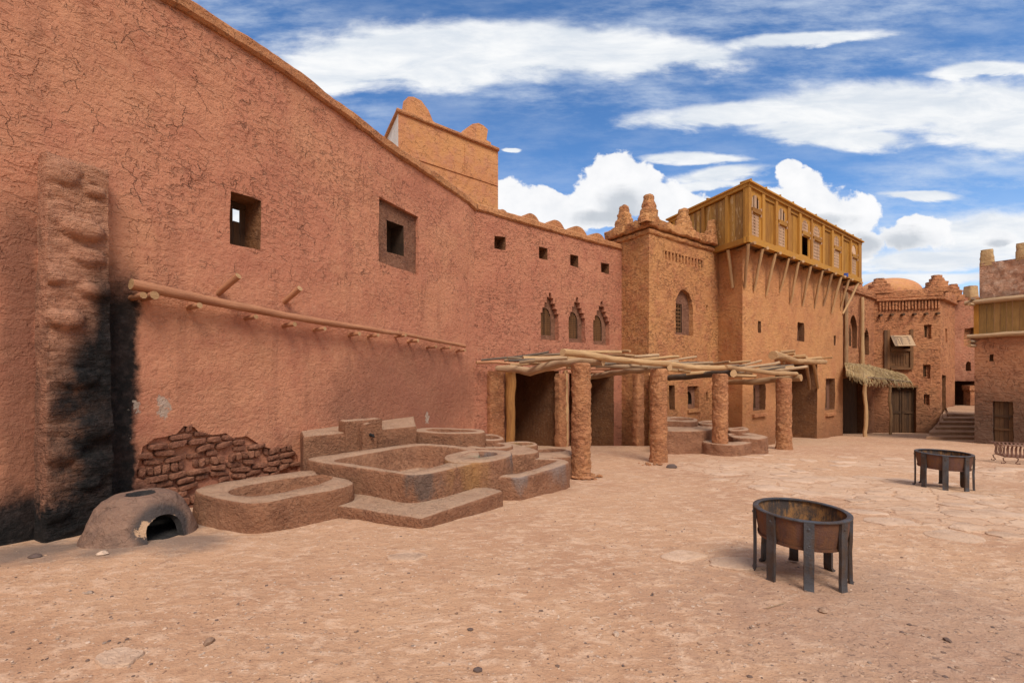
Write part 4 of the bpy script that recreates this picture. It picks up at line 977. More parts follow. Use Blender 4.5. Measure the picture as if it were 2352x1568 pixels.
    for (x0, x1, y0, y1, Yd) in ((1078, 1166, 335, 415, 41), (1018, 1042, 388, 425, 43)):
        xc = q('R2', (x0+x1)/2, 0)[0]; w_ = (x1-x0)*.3444/1.0884*Yd/F; m = MB(); zb_ = CH+(HY-q('R2', 0, y1)[1])/F*Yd-1.2; z2 = CH+(HY-q('R2', 0, y0)[1])/F*Yd
        merlon(m, ((xc-CX)/F*Yd, Yd, zb_), (1, 0), w_*.85, w_*.85, z2-zb_, 3, [(0, 1.15), (.35, 1), (1, .74)], .03)
        tag(m.build('chimney', [M['beige']]), 'tapering ochre chimney stub left of the larger one above the alley' if x0 < 1050 else 'larger tapering ochre chimney on the roof above the alley', 'chimney', 'chimneys above the alley')
    # steps
    st = MB()
    prof = [(1010, 1393, 2128, 26.0), (1003, 0, 2133, 26.8), (993, 0, 2148, 27.8), (981, 0, 2158, 28.8), (970, 0, 2166, 29.8), (955, 0, 2176, 30.8)]
    zs = [-2.06+.17*i for i in range(6)]
    for i, (_, _, xl, Y) in enumerate(prof):
        xa = (xl-CX)/F*Y; z1 = zs[i]
        L = [Vector((xa, Y, 0)), Vector((xa+7.5, Y-.4, 0)), Vector((xa+16, 38.5, 0)), Vector(((2172-CX)/F*38.5, 38.5, 0)), Vector(((max(xl, 2160)-CX)/F*33, 33, 0))]
        P = resample([Vector((p.x, p.y)) for p in L], .25)
        top = [(p.x+.03*nz((p.x, p.y, i), 2), p.y+.05*nz((p.x, p.y, i), 1.5, 3), z1+.015*nz((p.x, p.y, 0), 2)) for p in P]; bot = [(p[0], p[1], z1-.5) for p in top]
        st.loft([bot, top], cap1=True)
    tag(st.build('stone_steps', [plaster('step_mud', (.44,.27,.165), (.38,.22,.13), (.30,.165,.095), 1.5, 1.0, .2, .3)], None, 30), 'worn mud steps climbing into the dark alley', 'steps')
far_range()

# ---------------------------------------------------------------- house on the right edge
def right_house():
    t = thing('mud_house', 'sooty brown house at the right edge with a plank front and stone upper storey', 'house')
    X = lambda x, off=0: FR.s_of(q('R2', x, 0)[0], off)
    def zz(x, y, off=0): return FR.hit(*q('R2', x, y), off)[1]
    zt = zz(1190, 690); mb = MB(); holes = []
    dr = rect(X(1282), X(1432), ZB+1, zz(1350, 1165)); w = rect(X(1257), X(1287), zz(1270, 880), zz(1270, 830))
    skin(mb, FR, [(0, ZB), (6, ZB), (6, zt), (0, zt)], [(dr, .22, True, 1), (w, .3, True)], g=.2, amp=.07, fine=.03, seed=11, jag=.012)
    bk = FR.o+Vector((7.2, 6.2)); e = FR.w(6, 0); walls(mb, [xy(e), (e.x+8, e.y+5), (bk.x, bk.y), (FR.o.x, FR.o.y)], ZB, zt, zt); mb.build('wall_face', [M['rhouse'], M['hole_shade']], t)
    d = MB(); s0, s1 = X(1290), X(1428); z0 = zz(1350, 1470); z1 = zz(1350, 1172); n = 4
    for j in range(n): face_box(d, FR, s0+(s1-s0)*j/n+.006, s0+(s1-s0)*(j+1)/n-.004, z0-.1, z1, -.20, -.15+random.uniform(-.01, .01))
    for f in (.3, .62): face_box(d, FR, s0, s1, z0+(z1-z0)*f, z0+(z1-z0)*f+.1, -.14, -.10)
    do = d.build('door', [M['door']], t)
    h = MB(); p = FR.w(s1-.12, z0+(z1-z0)*.62, -.09); h.tube([p, p+Vector((FR.n.x, FR.n.y, 0))*.05, p+Vector((FR.n.x, FR.n.y, 0))*.05+Vector((0, 0, -.12))], .012, 6); h.build('handle', [M['soot']], do)
    l = MB(); face_box(l, FR, X(1240), X(1450), z1+.02, z1+.09, -.1, .03, jit=.008); l.build('lintel', [M['rhouse']], t)
    # plank storey between two logs
    b = MB(); za, zb_ = zz(1190, 685), zz(1190, 425); k = .18
    while k < 6:
        w = random.uniform(.2, .28); face_box(b, FR, k, k+w-.012, za, zb_, -.03, .02+random.uniform(-.012, .012)); k += w
    b.build('plank_panel', [M['green']], t)
    p = MB(); face_box(p, FR, -.02, .17, za-.02, zb_+.02, -.06, .06); p.build('corner_post', [M['frame']], t)
    for (xa, ya, r, ex) in ((1170, 448, .13, .35), (1165, 695, .12, .25)):
        z = zz(1200, ya); g = MB(); g.tube([FR.w(-ex, z-.02, .1), FR.w(1.2, z+.03, .1), FR.w(6, z+.02, .1)], [r*.9, r, r], 10, wob=.02, sub=.4); g.build('log', [M['grey'], M['logend']], t)
    for (x, y) in ((1140, 428), (1150, 465), (1120, 735), (1140, 765)):
        z = zz(1190, y); g = MB(); k = .1; n3 = Vector((FR.n.x, FR.n.y, 0)); g.tube([FR.w(k, z, -.5), FR.w(k-.2, z, .45)], [.075, .08], 8, wob=.01, sub=.2); g.build('log', [M['grey'], M['logend']], t)
    s = MB(); off = -.25; zs = zz(1190, 172, off); k1 = X(1186, off)
    skin(s, FR, [(k1, zb_-.1), (6, zb_-.1), (6, zs), (k1, zs)], [], g=.14, amp=.08, fine=.09, off=off, seed=13, edge=.05)
    sb = FR.w(k1, 0, off); fs2 = Face((sb.x+4, sb.y+3.4), (-4, -3.4)); skin(s, fs2, [(0, zb_-.1), (5.25, zb_-.1), (5.25, zs), (0, zs)], [], g=.3, amp=.05, seed=13)
    i = s.add([FR.w(k1, zs, off), FR.w(6, zs, off), FR.w(6, zs, off-4), FR.w(k1, zs, off-4)]); s.face((i, i+1, i+2, i+3))
    su_ = s.build('upper_storey', [M['stone']], t); su_['label'] = 'rough reddish stone upper storey'
    for (x0, x1, yt, yb) in ((1197, 1286, 72, 175), (1462, 1550, 24, 130)):
        k = X((x0+x1)/2, off-.2); c0 = FR.w(k, 0, off-.2); z2 = CH+(HY-q('R2', 0, yt)[1])/F*c0.y; zb2 = CH+(HY-q('R2', 0, yb)[1])/F*c0.y-.1
        m = MB(); merlon(m, (c0.x, c0.y, zb2), FR.d, .52, .45, z2-zb2, 5, [(0, 1), (.5, .96), (1, .86)], .03); m.build('merlon', [M['beige']], t)
right_house()
# ---------------------------------------------------------------- the yard
def yard():
    def axis(spans):
        out = []
        for a, b, st in spans:
            n = max(1, int(round((b-a)/st))); out += [a+(b-a)*i/n for i in range(n)]
        return out+[spans[-1][1]]
    xs = axis([(-400,-60,60),(-60,-10,5),(-10,-7,.5),(-7,9,.085),(9,20,.16),(20,45,.6),(45,400,60)])
    ys = axis([(-300,-20,60),(-20,1,2),(1,2.5,.2),(2.5,12,.075),(12,22,.14),(22,40,.5),(40,400,60)])
    mb = MB()
    for y in ys:
        for x in xs:
            z = gz(x, y)
            if -7.5 < x < 21 and 2 < y < 23: z += .006*nz((x, y, 0), 6, 2)+.003*nz((x, y, 0), 17, 4)
            mb.v.append(Vector((x, y, z)))
    n = len(xs)
    for j in range(len(ys)-1):
        for i in range(n-1): mb.face((j*n+i, j*n+i+1, (j+1)*n+i+1, (j+1)*n+i))
    m, T, b = base_mat('packed_earth', .95)
    P = T.n.new('ShaderNodeNewGeometry').outputs['Position']
    Pf = T.mapping(P, scl=(1, 1, .2))
    big = T.noise(Pf, .28, 4, .55); mid = T.noise(Pf, 1.5, 6, .62, .3); fin = T.noise(Pf, 9, 6, .68); grit = T.noise(Pf, 45, 4, .65); sp = T.noise(Pf, 22, 2, .5)
    strk = T.noise(T.mapping(Pf, rot=(0, 0, -.75), scl=(1.2, 2.6, 1)), 3.4, 7, .7, .4)
    col = T.mix(T.mr(big, .36, .64), (.49, .29, .172), (.415, .23, .135))
    m2 = T.noise(Pf, 4.2, 7, .7, .4)
    col = T.mix(T.mr(mid, .44, .68, 0, .7), col, (.50, .305, .185))
    col = T.mix(T.math('MULTIPLY', T.mr(strk, .47, .60), T.mr(m2, .40, .56, .1, .85)), col, (.60, .40, .27))
    col = T.mix(T.mr(m2, .56, .70, 0, .5), col, (.36, .195, .112))
    col = T.mix(T.mr(fin, .54, .70, 0, .6), col, (.30, .16, .095))
    col = T.mix(T.mr(sp, .64, .70, 0, .75), col, (.64, .47, .345))
    col = T.mix(T.mr(T.noise(Pf, 26, 2, .5), .67, .72, 0, .75), col, (.16, .09, .06))
    col = T.mix(T.mr(grit, .52, .72, 0, .5), col, (.24, .13, .08))
    # trodden stone pavement showing through in the middle of the yard
    wv = T.vm('ADD', Pf, T.mapping(T.noise(Pf, 1.4, 3, .6, 0, True), scl=(.5, .5, 0)))
    e = T.vor(T.mapping(wv, rot=(0, 0, .6), scl=(1, 1.35, 1)), 1.9, 'DISTANCE_TO_EDGE'); cc = T.vor(T.mapping(wv, rot=(0, 0, .6), scl=(1, 1.35, 1)), 1.9, 'F1', 'Color')
    reg = None
    for (px, py, r) in ((1850, 1110, 2.2), (2050, 1130, 2.6), (2200, 1180, 1.8), (1700, 1075, 2.4), (2150, 1075, 2.6)):
        g = grd(px, py); d = T.mr(T.vm('DISTANCE', P, tuple(g)), r*.3, r*1.15, 1, 0); reg = d if reg is None else T.math('MAXIMUM', reg, d)
    stone = T.math('MULTIPLY', T.mr(e, .015, .06), T.mr(T.math('ADD', T.math('MULTIPLY', reg, .8), T.mr(mid, .3, .7, -.45, .25, False)), .3, .5))
    col = T.mix(T.math('MULTIPLY', stone, .6), col, T.mix(T.sep(cc)[0], (.62, .44, .31), (.52, .335, .22)))
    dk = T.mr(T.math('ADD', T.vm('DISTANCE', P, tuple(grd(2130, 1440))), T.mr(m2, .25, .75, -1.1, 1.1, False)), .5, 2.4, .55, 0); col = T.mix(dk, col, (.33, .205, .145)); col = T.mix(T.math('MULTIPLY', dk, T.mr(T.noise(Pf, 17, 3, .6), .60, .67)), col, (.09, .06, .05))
    # ash round the oven
    for (px, py, r) in ((420, 1245, .75), (250, 1268, .6), (40, 1270, .8), (480, 1200, .5), (130, 1262, .6)):
        d = T.math('ADD', T.vm('DISTANCE', P, tuple(grd(px, py))), T.mr(mid, .2, .8, -.35, .35, False)); col = T.mix(T.mr(d, r*.15, r*1.0, .75, 0), col, (.17, .125, .10))
    # dust without pebbles along the foot of the long wall
    T.set(b.inputs['Base Color'], col)
    h = T.math('ADD', T.math('MULTIPLY', mid, .5), T.math('MULTIPLY', fin, .32)); h = T.math('ADD', h, T.math('MULTIPLY', grit, .09))
    h = T.math('ADD', h, T.math('MULTIPLY', strk, .3)); h = T.math('ADD', h, T.math('MULTIPLY', stone, .16)); h = T.math('ADD', h, T.math('MULTIPLY', T.mr(sp, .6, .72), .07))
    T.set(b.inputs['Normal'], T.bump(h, .07))
    tag(mb.build('ground', [m], None, 180), kind='structure')
yard()

M['pebble'] = tinted('pebble', [(.40,.24,.15), (.46,.30,.2), (.26,.15,.095), (.58,.42,.31), (.11,.075,.065), (.2,.12,.085)], .9, 30)
def pebble(mb, p, r, fl=.55, tint=None):
    t = random.random() if tint is None else tint; a0 = random.random()*6; ex = random.uniform(.6, 1.5); L = []
    for z, w in ((-.7, .6), (-.1, 1), (.45, .85), (.85, .4)):
        L.append([(p[0]+r*w*math.cos(a0+k*1.0472)*random.uniform(.8, 1.15)*ex, p[1]+r*w*math.sin(a0+k*1.0472)*random.uniform(.8, 1.15), p[2]+z*r*fl*random.uniform(.85, 1.1)) for k in range(6)])
    mb.loft(L, cap1=True, tint=t)
def slab(mb, c, r, th=.02, tint=.5, ex=1.4, ang=0.):
    n = 13; rr = [random.uniform(.72, 1.12) for _ in range(n)]; P = []
    for k in range(n):
        a = 2*math.pi*k/n; x, y = r*rr[k]*math.cos(a)*ex, r*rr[k]*math.sin(a)
        P.append((c[0]+x*math.cos(ang)-y*math.sin(ang), c[1]+x*math.sin(ang)+y*math.cos(ang)))
    P = [tuple(p) for p in chaikin([Vector(p) for p in P], 1)]
    L = []
    for dz, f in ((-.05, 1.02), (th*.6, 1.0), (th, .95)):
        L.append([(c[0]+(x-c[0])*f, c[1]+(y-c[1])*f, gz(x, y)+dz) for x, y in P])
    mb.loft(L, cap1=True, tint=tint)
def litter():
    mb = MB(); n = 0
    while n < 3600:
        x, y = random.uniform(-200, 2500), 1035+533*random.random()**1.0*1.02
        if y < 1040: continue
        g = grd(x, y); k = FA.o; perp = (g.x-FA.o.x)*FA.n.x+(g.y-FA.o.y)*FA.n.y
        if perp < .3 or (g.y > 5 and perp < 3.6 and g.x < 1): 
            if random.random() < .85: continue
        r = .004+.012*random.random()**4
        pebble(mb, (g.x, g.y, g.z+r*.12), r); n += 1
    tag(mb.build('gravel', [M['pebble']]), 'scattered small pebbles and grit on the packed earth yard', 'gravel', None, 'stuff')
    for (x, y, r, tn, lab) in ((1097,1534,.028,.8,'small dark round pebble near the bottom edge of the yard'),(480,1480,.045,.42,'brown flat stone lying in the left foreground'),(1080,1445,.02,.82,'small dark pebble in the middle of the foreground'),
                          (1543,1074,.12,.8,'grey rounded stone at the foot of the second mud column'),(1890,1408,.04,.45,'reddish stone lying in front of the near brazier'),(2176,1472,.03,.85,'dark pebble in the right foreground'),(1415,1452,.035,.62,'pale bluish stone chip right of the bottom middle'),
                          (235,1277,.055,.6,'pale stone flake in the ash before the oven'),(80,1280,.05,.8,'dark clod in the ash left of the oven'),(205,1360,.03,.7,'dark chip lying on the bare ground below the oven')):
        g = grd(x, y); m = MB(); pebble(m, (g.x, g.y, g.z+r*.3), r, .6, tn); tag(m.build('stone', [M['pebble']]), lab, 'stone')
    fl = [(935,1281,.15,'lone pale flagstone in the yard in front of the vats'),(2228,1214,.2,'pale flat flagstone right of and beyond the near brazier'),(1572,1277,.19,'broken pale slab left of the near brazier'),(1690,1297,.22,'dusty slab just left of the near brazier legs'),(275,1517,.11,'pale oval flat stone in the left foreground'),(1762,1122,.3,'pale pointed slab at the edge of the pavement left of the braziers')]
    mat = plaster('flagstone', (.62,.43,.305), (.56,.375,.255), (.48,.30,.195), 3, .6, .2, .1)
    for (x, y, r, lab) in fl:
        g = grd(x, y); m = MB(); slab(m, g, r, .022, .5, 1.5, random.uniform(-.4, .2)); tag(m.build('flagstone', [mat]), lab, 'flagstone', 'loose flagstones in the yard')
    pts = []; tries = 0
    while len(pts) < 46 and tries < 4000:
        tries += 1
        x, y = random.uniform(1650, 2330), random.uniform(1045, 1240)
        if y > 1085+.24*(x-1650)+25 or y < 1020+.06*(x-1650)+random.uniform(0, 20): continue
        g = grd(x, y); r = random.uniform(.16, .36)
        if any((g.xy-p.xy).length < r+s for p, s in pts): continue
        if (g.xy-Vector((2.91, 4.56))).length < .8 or (g.xy-Vector((8.85, 9.33))).length < .6: continue
        pts.append((g, r*.85)); m = MB(); slab(m, g, r, random.uniform(.008, .02), .5, random.uniform(1.05, 1.4), random.uniform(-.6, .3))
        tag(m.build('flagstone', [mat]), 'one of the flat worn flagstones of the pavement between the two braziers', 'flagstone', 'flagstones of the worn pavement')
    m = MB(); a = grd(1760, 1398); b = grd(1805, 1390); m.tube([a+Vector((0,0,.01)), b+Vector((0,0,.02))], .004, 5); tag(m.build('twig', [M['grey']]), 'thin dry twig lying in front of the near brazier', 'twig')
litter()

# ---------------------------------------------------------------- oven
def oven():
    c = Vector((-4.88, 5.98)); R = .64; zb = gz(c.x, c.y)-.12; zt = ptz(310, 1128, 0); ztop = CH+(HY-1130)/F*6.0
    t = thing('clay_oven', 'domed clay bread oven with an arched mouth and a top hole at the pier foot', 'oven')
    H = ztop-zb; front = grd(398, 1245); fa = math.atan2(front.y-c.y, front.x-c.x)
    mb = MB(); na, nr = 96, 34
    def prof(u): # u 0 at the foot, 1 at the rim of the top hole
        K = ((0,1.03,0),(.2,.95,.24),(.45,.82,.55),(.62,.71,.77),(.75,.60,.905),(.86,.46,.975),(.94,.34,1.0),(1,.25,.985))
        for (u0, r0, h0), (u1, r1, h1) in zip(K, K[1:]):
            if u <= u1: f = (u-u0)/(u1-u0); return R*(r0+(r1-r0)*f), zb+H*(h0+(h1-h0)*f)
    mouth_w, mouth_h = .205, .30
    outer, inner = [], []
    for i in range(nr+1):
        u = i/nr; r, z = prof(u); Lo, Li = [], []
        for k in range(na):
            a = 2*math.pi*k/na; e = .018*nz((math.cos(a)*2, math.sin(a)*2, u*3), 1.2, 4)+.008*nz((math.cos(a)*2, math.sin(a)*2, u*3), 4, 4)
            Lo.append(Vector((c.x+(r+e)*math.cos(a), c.y+(r+e)*math.sin(a), z+e*.4)))
            rr = max(.05, r-.085); Li.append(Vector((c.x+rr*math.cos(a), c.y+rr*math.sin(a), z-.06*u)))
        outer.append(Lo); inner.append(Li)
    zg = gz(c.x+R*math.cos(fa), c.y+R*math.sin(fa))
    dv = Vector((math.cos(fa), math.sin(fa))); tv = Vector((-dv.y, dv.x))
    def inm(p):
        v = Vector((p.x-c.x, p.y-c.y)); x = v.dot(tv)
        return v.dot(dv) > 0 and p.z < zg+mouth_h and (x/mouth_w)**2+(max(0, p.z-zg-.12)/(mouth_h-.12))**2 < 1
    bo = len(mb.v); [mb.v.extend(L) for L in outer]; bi = len(mb.v); [mb.v.extend(L) for L in inner]
    cut = {}
    for i in range(nr):
        for k in range(na):
            k2 = (k+1) % na; cen = (outer[i][k]+outer[i+1][k2]+outer[i][k2]+outer[i+1][k])/4; cut[i, k] = inm(cen)
    # vertices on the mouth edge are pulled onto the arch
    for i in range(nr+1):
        for k in range(na):
            adj = [cut.get((i-a, (k-b) % na)) for a in (0, 1) for b in (0, 1)]; adj = [a for a in adj if a is not None]
            if any(adj) and not all(adj):
                p = outer[i][k]; v = Vector((p.x-c.x, p.y-c.y)); x = v.dot(tv); h = p.z-zg-.12
                f = math.sqrt((x/mouth_w)**2+(max(0, h)/(mouth_h-.12))**2) or 1
                if h <= 0: nx, nh = math.copysign(mouth_w, x), h
                else: nx, nh = x/f, h/f
                dx = nx-x; dz = (nh-h) if h > 0 else 0
                for base in (bo, bi):
                    w = mb.v[base+i*na+k]; mb.v[base+i*na+k] = Vector((w.x+tv.x*dx, w.y+tv.y*dx, w.z+dz))
    for i in range(nr):
        for k in range(na):
            if cut[i, k]: continue
            k2 = (k+1) % na
            mb.face((bo+i*na+k, bo+i*na+k2, bo+(i+1)*na+k2, bo+(i+1)*na+k)); mb.face((bi+i*na+k, bi+(i+1)*na+k, bi+(i+1)*na+k2, bi+i*na+k2), 1)
            for (di, dk, e) in ((0, -1, ((i, k), (i+1, k))), (0, 1, ((i+1, k2), (i, k2))), (1, 0, ((i+1, k), (i+1, k2))), (-1, 0, ((i, k2), (i, k)))):
                if cut.get((i+di, (k+dk) % na)):
                    (a, b), (a2, b2) = e; mb.face((bo+a*na+b, bi+a*na+b, bi+a2*na+b2, bo+a2*na+b2), 1)
    for k in range(na): k2 = (k+1) % na; mb.face((bo+nr*na+k, bo+nr*na+k2, bi+nr*na+k2, bi+nr*na+k), 1)
    def chips(T, P, col, mid, fin):
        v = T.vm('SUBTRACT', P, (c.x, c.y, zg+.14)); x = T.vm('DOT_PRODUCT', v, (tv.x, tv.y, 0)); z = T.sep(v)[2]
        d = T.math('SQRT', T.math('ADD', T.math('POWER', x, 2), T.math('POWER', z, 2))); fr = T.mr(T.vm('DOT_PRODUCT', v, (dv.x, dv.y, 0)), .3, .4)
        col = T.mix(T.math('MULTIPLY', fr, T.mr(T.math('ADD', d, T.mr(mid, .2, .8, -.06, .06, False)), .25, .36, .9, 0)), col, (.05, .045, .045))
        for (px, py, Y, r) in ((302, 1231, 5.35, .10), (345, 1131, 5.7, .085), (432, 1190, 5.75, .075), (437, 1212, 5.7, .09), (425, 1175, 5.8, .05), (395, 1160, 5.7, .055)):
            p = at(px, py, Y); d = T.math('ADD', T.vm('LENGTH', T.mapping(T.vm('SUBTRACT', P, tuple(p)), scl=(1, .12, 1))), T.mr(fin, .25, .75, -.06, .06, False)); col = T.mix(T.mr(d, r*.85, r*1.1, .9, 0), col, (.52, .33, .2))
        return col
    mo = plaster('oven_clay_chipped', (.25,.15,.105), (.20,.12,.09), (.13,.083,.066), 2.2, .8, .3, .12, 0, chips)
    mb.build('shell', [mo, M['soot']], t, 50)
    ab = MB(); ab.loft([[(c.x+r*math.cos(k*.3491), c.y+r*math.sin(k*.3491), gz(c.x, c.y)+h) for k in range(18)] for r, h in ((R*.86, -.06), (R*.84, .025), (R*.4, .05))], cap1=True); ab.build('dark_floor', [M['soot']], t)  # black disk added inside to darken the lit oven floor
oven()

# ---------------------------------------------------------------- vats
def ray_poly(c, poly, N):
    out = []
    for k in range(N):
        a = 2*math.pi*k/N; d = Vector((math.cos(a), math.sin(a))); best = None
        for i in range(len(poly)):
            p, q_ = poly[i], poly[(i+1) % len(poly)]; e = q_-p; den = d.x*e.y-d.y*e.x
            if abs(den) < 1e-9: continue
            w = p-c; t = (w.x*e.y-w.y*e.x)/den; u = (w.x*d.y-w.y*d.x)/den
            if t > 0 and -1e-6 <= u <= 1+1e-6: best = t if best is None else max(best, t)
        out.append(c+d*(best or .05))
    return out
def vat(label, outer, inner, zt, zb, depth=.3, mat=None, name='dye_vat', cat='vat', group='dye vats', rough=.017, flare=.05, soft=1, N=130, isoft=1, ctr=None):
    """a mud basin: rounded rim lofted from an outer outline to an inner one, both given at rim height"""
    O = chaikin([ptz(x, y, zt).xy for x, y in outer], soft)
    sd = sum(map(ord, label)) % 37
    if inner is not None:
        I = [ptz(x, y, zt).xy for x, y in inner]; c = sum(I, Vector((0, 0)))/len(I); I = chaikin([c+(p-c)*1.07 for p in I], isoft)
    else: I = None; c = sum(O, Vector((0, 0)))/len(O)
    if ctr is not None: c = ptz(*ctr, zt).xy
    O = ray_poly(c, O, N); loops = []
    def ring(fn, z): loops.append([Vector((*fn(k), z)) for k in range(N)])
    def out(k, f): v = O[k]-c; return O[k]+v.normalized()*f
    h = zt-zb; m = max(3, int(h/.07))
    for i in range(m): f = i/m; ring(lambda k: out(k, flare*(1-f)**1.5), zb+(h-.05)*f)
    ring(lambda k: out(k, 0), zt-.045); ring(lambda k: out(k, -.006), zt-.016); ring(lambda k: out(k, -.024), zt-.002)
    if I is not None:
        I = ray_poly(c, I, N)
        ring(lambda k: O[k].lerp(I[k], .5), zt+.004); ring(lambda k: I[k]+(O[k]-I[k]).normalized()*.022, zt-.003)
        ring(lambda k: I[k], zt-.022); ring(lambda k: I[k].lerp(c, .03), zt-depth*.5); ring(lambda k: I[k].lerp(c, .09), zt-depth*.93)
        for f in (.25, .55, .85): ring(lambda k: I[k].lerp(c, f), zt-depth)
    else:
        for f in (.15, .35, .6, .85): ring(lambda k: O[k].lerp(c, f), zt+.004)
    for L in loops:
        for k, p in enumerate(L):
            e = rough*(1.3*nz(p, 1.6, sd)+nz(p, 4.5, sd)+.55*nz(p, 11, sd)); v = (p.xy-c).normalized() if (p.xy-c).length > 1e-4 else Vector((0, 0))
            L[k] = Vector((p.x+v.x*e, p.y+v.y*e, p.z+rough*.55*nz(p, 3.1, sd+5)))
    mb = MB(); mb.loft(loops, cap1=True)
    return tag(mb.build(name, [mat or M['vat']], None, 75), label, cat, group)
def vats():
    B = 'B5'
    vat('long low mud trough beside the oven, nearest the bare bricks', qs('B4', [(590,800),(560,760),(900,690),(1480,610),(1620,600),(1640,640),(1700,640),(1870,668),(1950,700),(1940,735),(1700,790),(1400,840),(1250,872),(1100,895),(950,880),(750,850)]),
        qs('B4', [(885,785),(960,752),(1100,722),(1560,652),(1650,650),(1770,672),(1560,740),(1250,805),(1080,820),(940,810)]), -.03, -.75, .28, name='trough', cat='trough', group=None, flare=.07)
    vat('broad low mud step wrapped round the foot of the large square vat', qs(B, [(240,840),(430,760),(900,700),(1490,690),(1685,732),(1690,745),(1400,840),(1020,972),(985,965),(500,885),(270,855)]), None, -.29, -.85, name='step', cat='step', group=None, flare=.03, soft=1, rough=.016)
    vat('large square mud vat with a sunken basin and ochre and green dye stains', qs(B, [(80,480),(140,462),(960,348),(1100,352),(1380,375),(1500,400),(1500,470),(1480,512),(1250,565),(1010,612),(930,614),(880,608),(400,536),(100,492)]),
        qs(B, [(340,492),(420,470),(950,378),(1040,372),(1370,402),(1375,420),(1260,470),(1210,510),(1000,562),(890,574),(850,570),(500,512)]), .14, -.75, .46, flare=.03, N=160)
    # fountain ledge behind the square vat
    t = thing('fountain_wall', 'low mud ledge with a square back plate and a stone spout above the large vat', 'fountain')
    a = ptz(*q(B, 60, 470), .1).xy; b = ptz(*q(B, 985, 350), .1).xy; fz = Face(a, b-a); L = (b-a).length; m = MB()
    def lump(pl, z0, z1, rough=.016, nm='ledge'):
        mb = MB(); P = resample([Vector(p) for p in pl], .09); loops = []; c = sum(P, Vector((0, 0)))/len(P); nL = max(3, int((z1-z0)/.08))
        for i in range(nL+1): loops.append([(p, z0+(z1-.03-z0)*i/nL) for p in P])
        loops.append([(p.lerp(c, .0)+(c-p).normalized()*.012, z1-.01) for p in P]); loops.append([(p+(c-p).normalized()*.04, z1) for p in P]); loops.append([(p.lerp(c, .5), z1+.003) for p in P])
        out = []
        for Lp in loops:
            R_ = []
            for p, z in Lp: v = Vector((p.x, p.y, z)); R_.append(v+Vector((nz(v, 4, 1), nz(v, 4, 6), .5*nz(v, 4, 3)))*rough)
            out.append(R_)
        mb.loft(out, cap1=True); return mb.build(nm, [M['vat']], t, 50)
    wl = lambda k: FA.w(FA.s_of(CX+F*fz.w(k, 0).x/fz.w(k, 0).y), 0, -.1).xy
    k1, k2 = fz.s_of(q(B, 400, 0)[0]), fz.s_of(q(B, 700, 0)[0])
    zl = fz.hit(*q(B, 200, 285))[1]; zr = fz.hit(*q(B, 900, 220))[1]; zp = fz.hit(*q(B, 560, 160))[1]
    lump([fz.w(0, 0).xy, fz.w(k1, 0).xy, wl(k1), wl(0)], -.5, zl); lump([fz.w(k2, 0).xy, fz.w(L, 0).xy, wl(L), wl(k2)], -.5, zr)
    lump([fz.w(k1, 0, .02).xy, fz.w(k2, 0, .02).xy, fz.w(k2, 0, -.3).xy, fz.w(k1, 0, -.3).xy], -.5, zp, nm='back_plate')
    n1, n2 = fz.s_of(q(B, 540, 0)[0], .15), fz.s_of(q(B, 655, 0)[0], .15); zn = fz.hit(*q(B, 600, 188), .15)[1]
    mb = MB(); pl = arch(n1, n2, -.2, zn, 10); extr(mb, fz, pl, -.05, .17, rough=.008); mb.build('spout_block', [M['vat']], t, 40)
    sp = MB(); k, z = fz.hit(*q(B, 612, 282), .2); sp.tube([fz.w(k, z, .12), fz.w(k+.01, z-.01, .27), fz.w(k+.01, z-.035, .31)], [.035, .03, .02], 8); sp.build('spout', [M['soot'], M['dark']], t)
    vat('raised oval mud vat right of the fountain ledge against the rose wall', qs(B, [(950,245),(985,228),(1080,222),(1300,226),(1500,235),(1545,248),(1550,262),(1420,272),(1250,272),(1080,264),(970,256)]), qs(B, [(1060,234),(1280,235),(1440,244),(1470,252),(1300,260),(1120,254)]), .34, -.9, .2)
    vat('small round mud vat tucked behind the raised oval vat', qs(B, [(1480,285),(1560,272),(1640,280),(1695,300),(1700,318),(1640,330),(1520,330),(1470,310)]), qs(B, [(1530,290),(1600,285),(1650,298),(1655,310),(1590,316),(1530,308)]), .12, -1.0, .2)
    vat('irregular mud terrace joining the round vats', qs(B, [(900,345),(1400,335),(1500,330),(1720,335),(1960,400),(2000,420),(1900,440),(1780,450),(1600,440),(1400,410),(1000,372)]), None, -.02, -1.1, name='terrace', cat='terrace', group=None, flare=.06)
    vat('shallow rose mud vat in the middle of the terrace', qs(B, [(1390,370),(1500,340),(1650,340),(1760,358),(1780,375),(1700,395),(1500,396),(1400,385)]), qs(B, [(1480,362),(1580,350),(1690,360),(1700,374),(1600,382),(1490,378)]), .05, -1.0, .15)
    vat('yellow stained oval vat at the back of the terrace', qs(B, [(1670,352),(1700,340),(1850,332),(1950,340),(1980,355),(1960,372),(1800,378),(1690,370)]), qs(B, [(1730,350),(1850,343),(1930,350),(1920,361),(1800,366),(1740,360)]), -.03, -1.1, .15)
    vat('round green rimmed vat rising out of the corner of the large square vat', qs(B, [(1205,468),(1230,440),(1400,405),(1600,400),(1740,412),(1772,435),(1760,460),(1640,490),(1480,512),(1300,515),(1215,492)]), qs(B, [(1350,450),(1420,425),(1540,418),(1635,428),(1620,448),(1520,462),(1400,466)]), .15, -.9, .22, flare=.0)
    vat('low flat yellowish vat in front of the recesses', qs(B, [(1790,420),(1950,392),(2180,392),(2270,420),(2290,450),(2200,470),(1950,470),(1800,455)]), qs(B, [(1950,408),(2060,396),(2180,400),(2190,412),(2080,420),(1960,420)]), -.25, -1.2, .15)
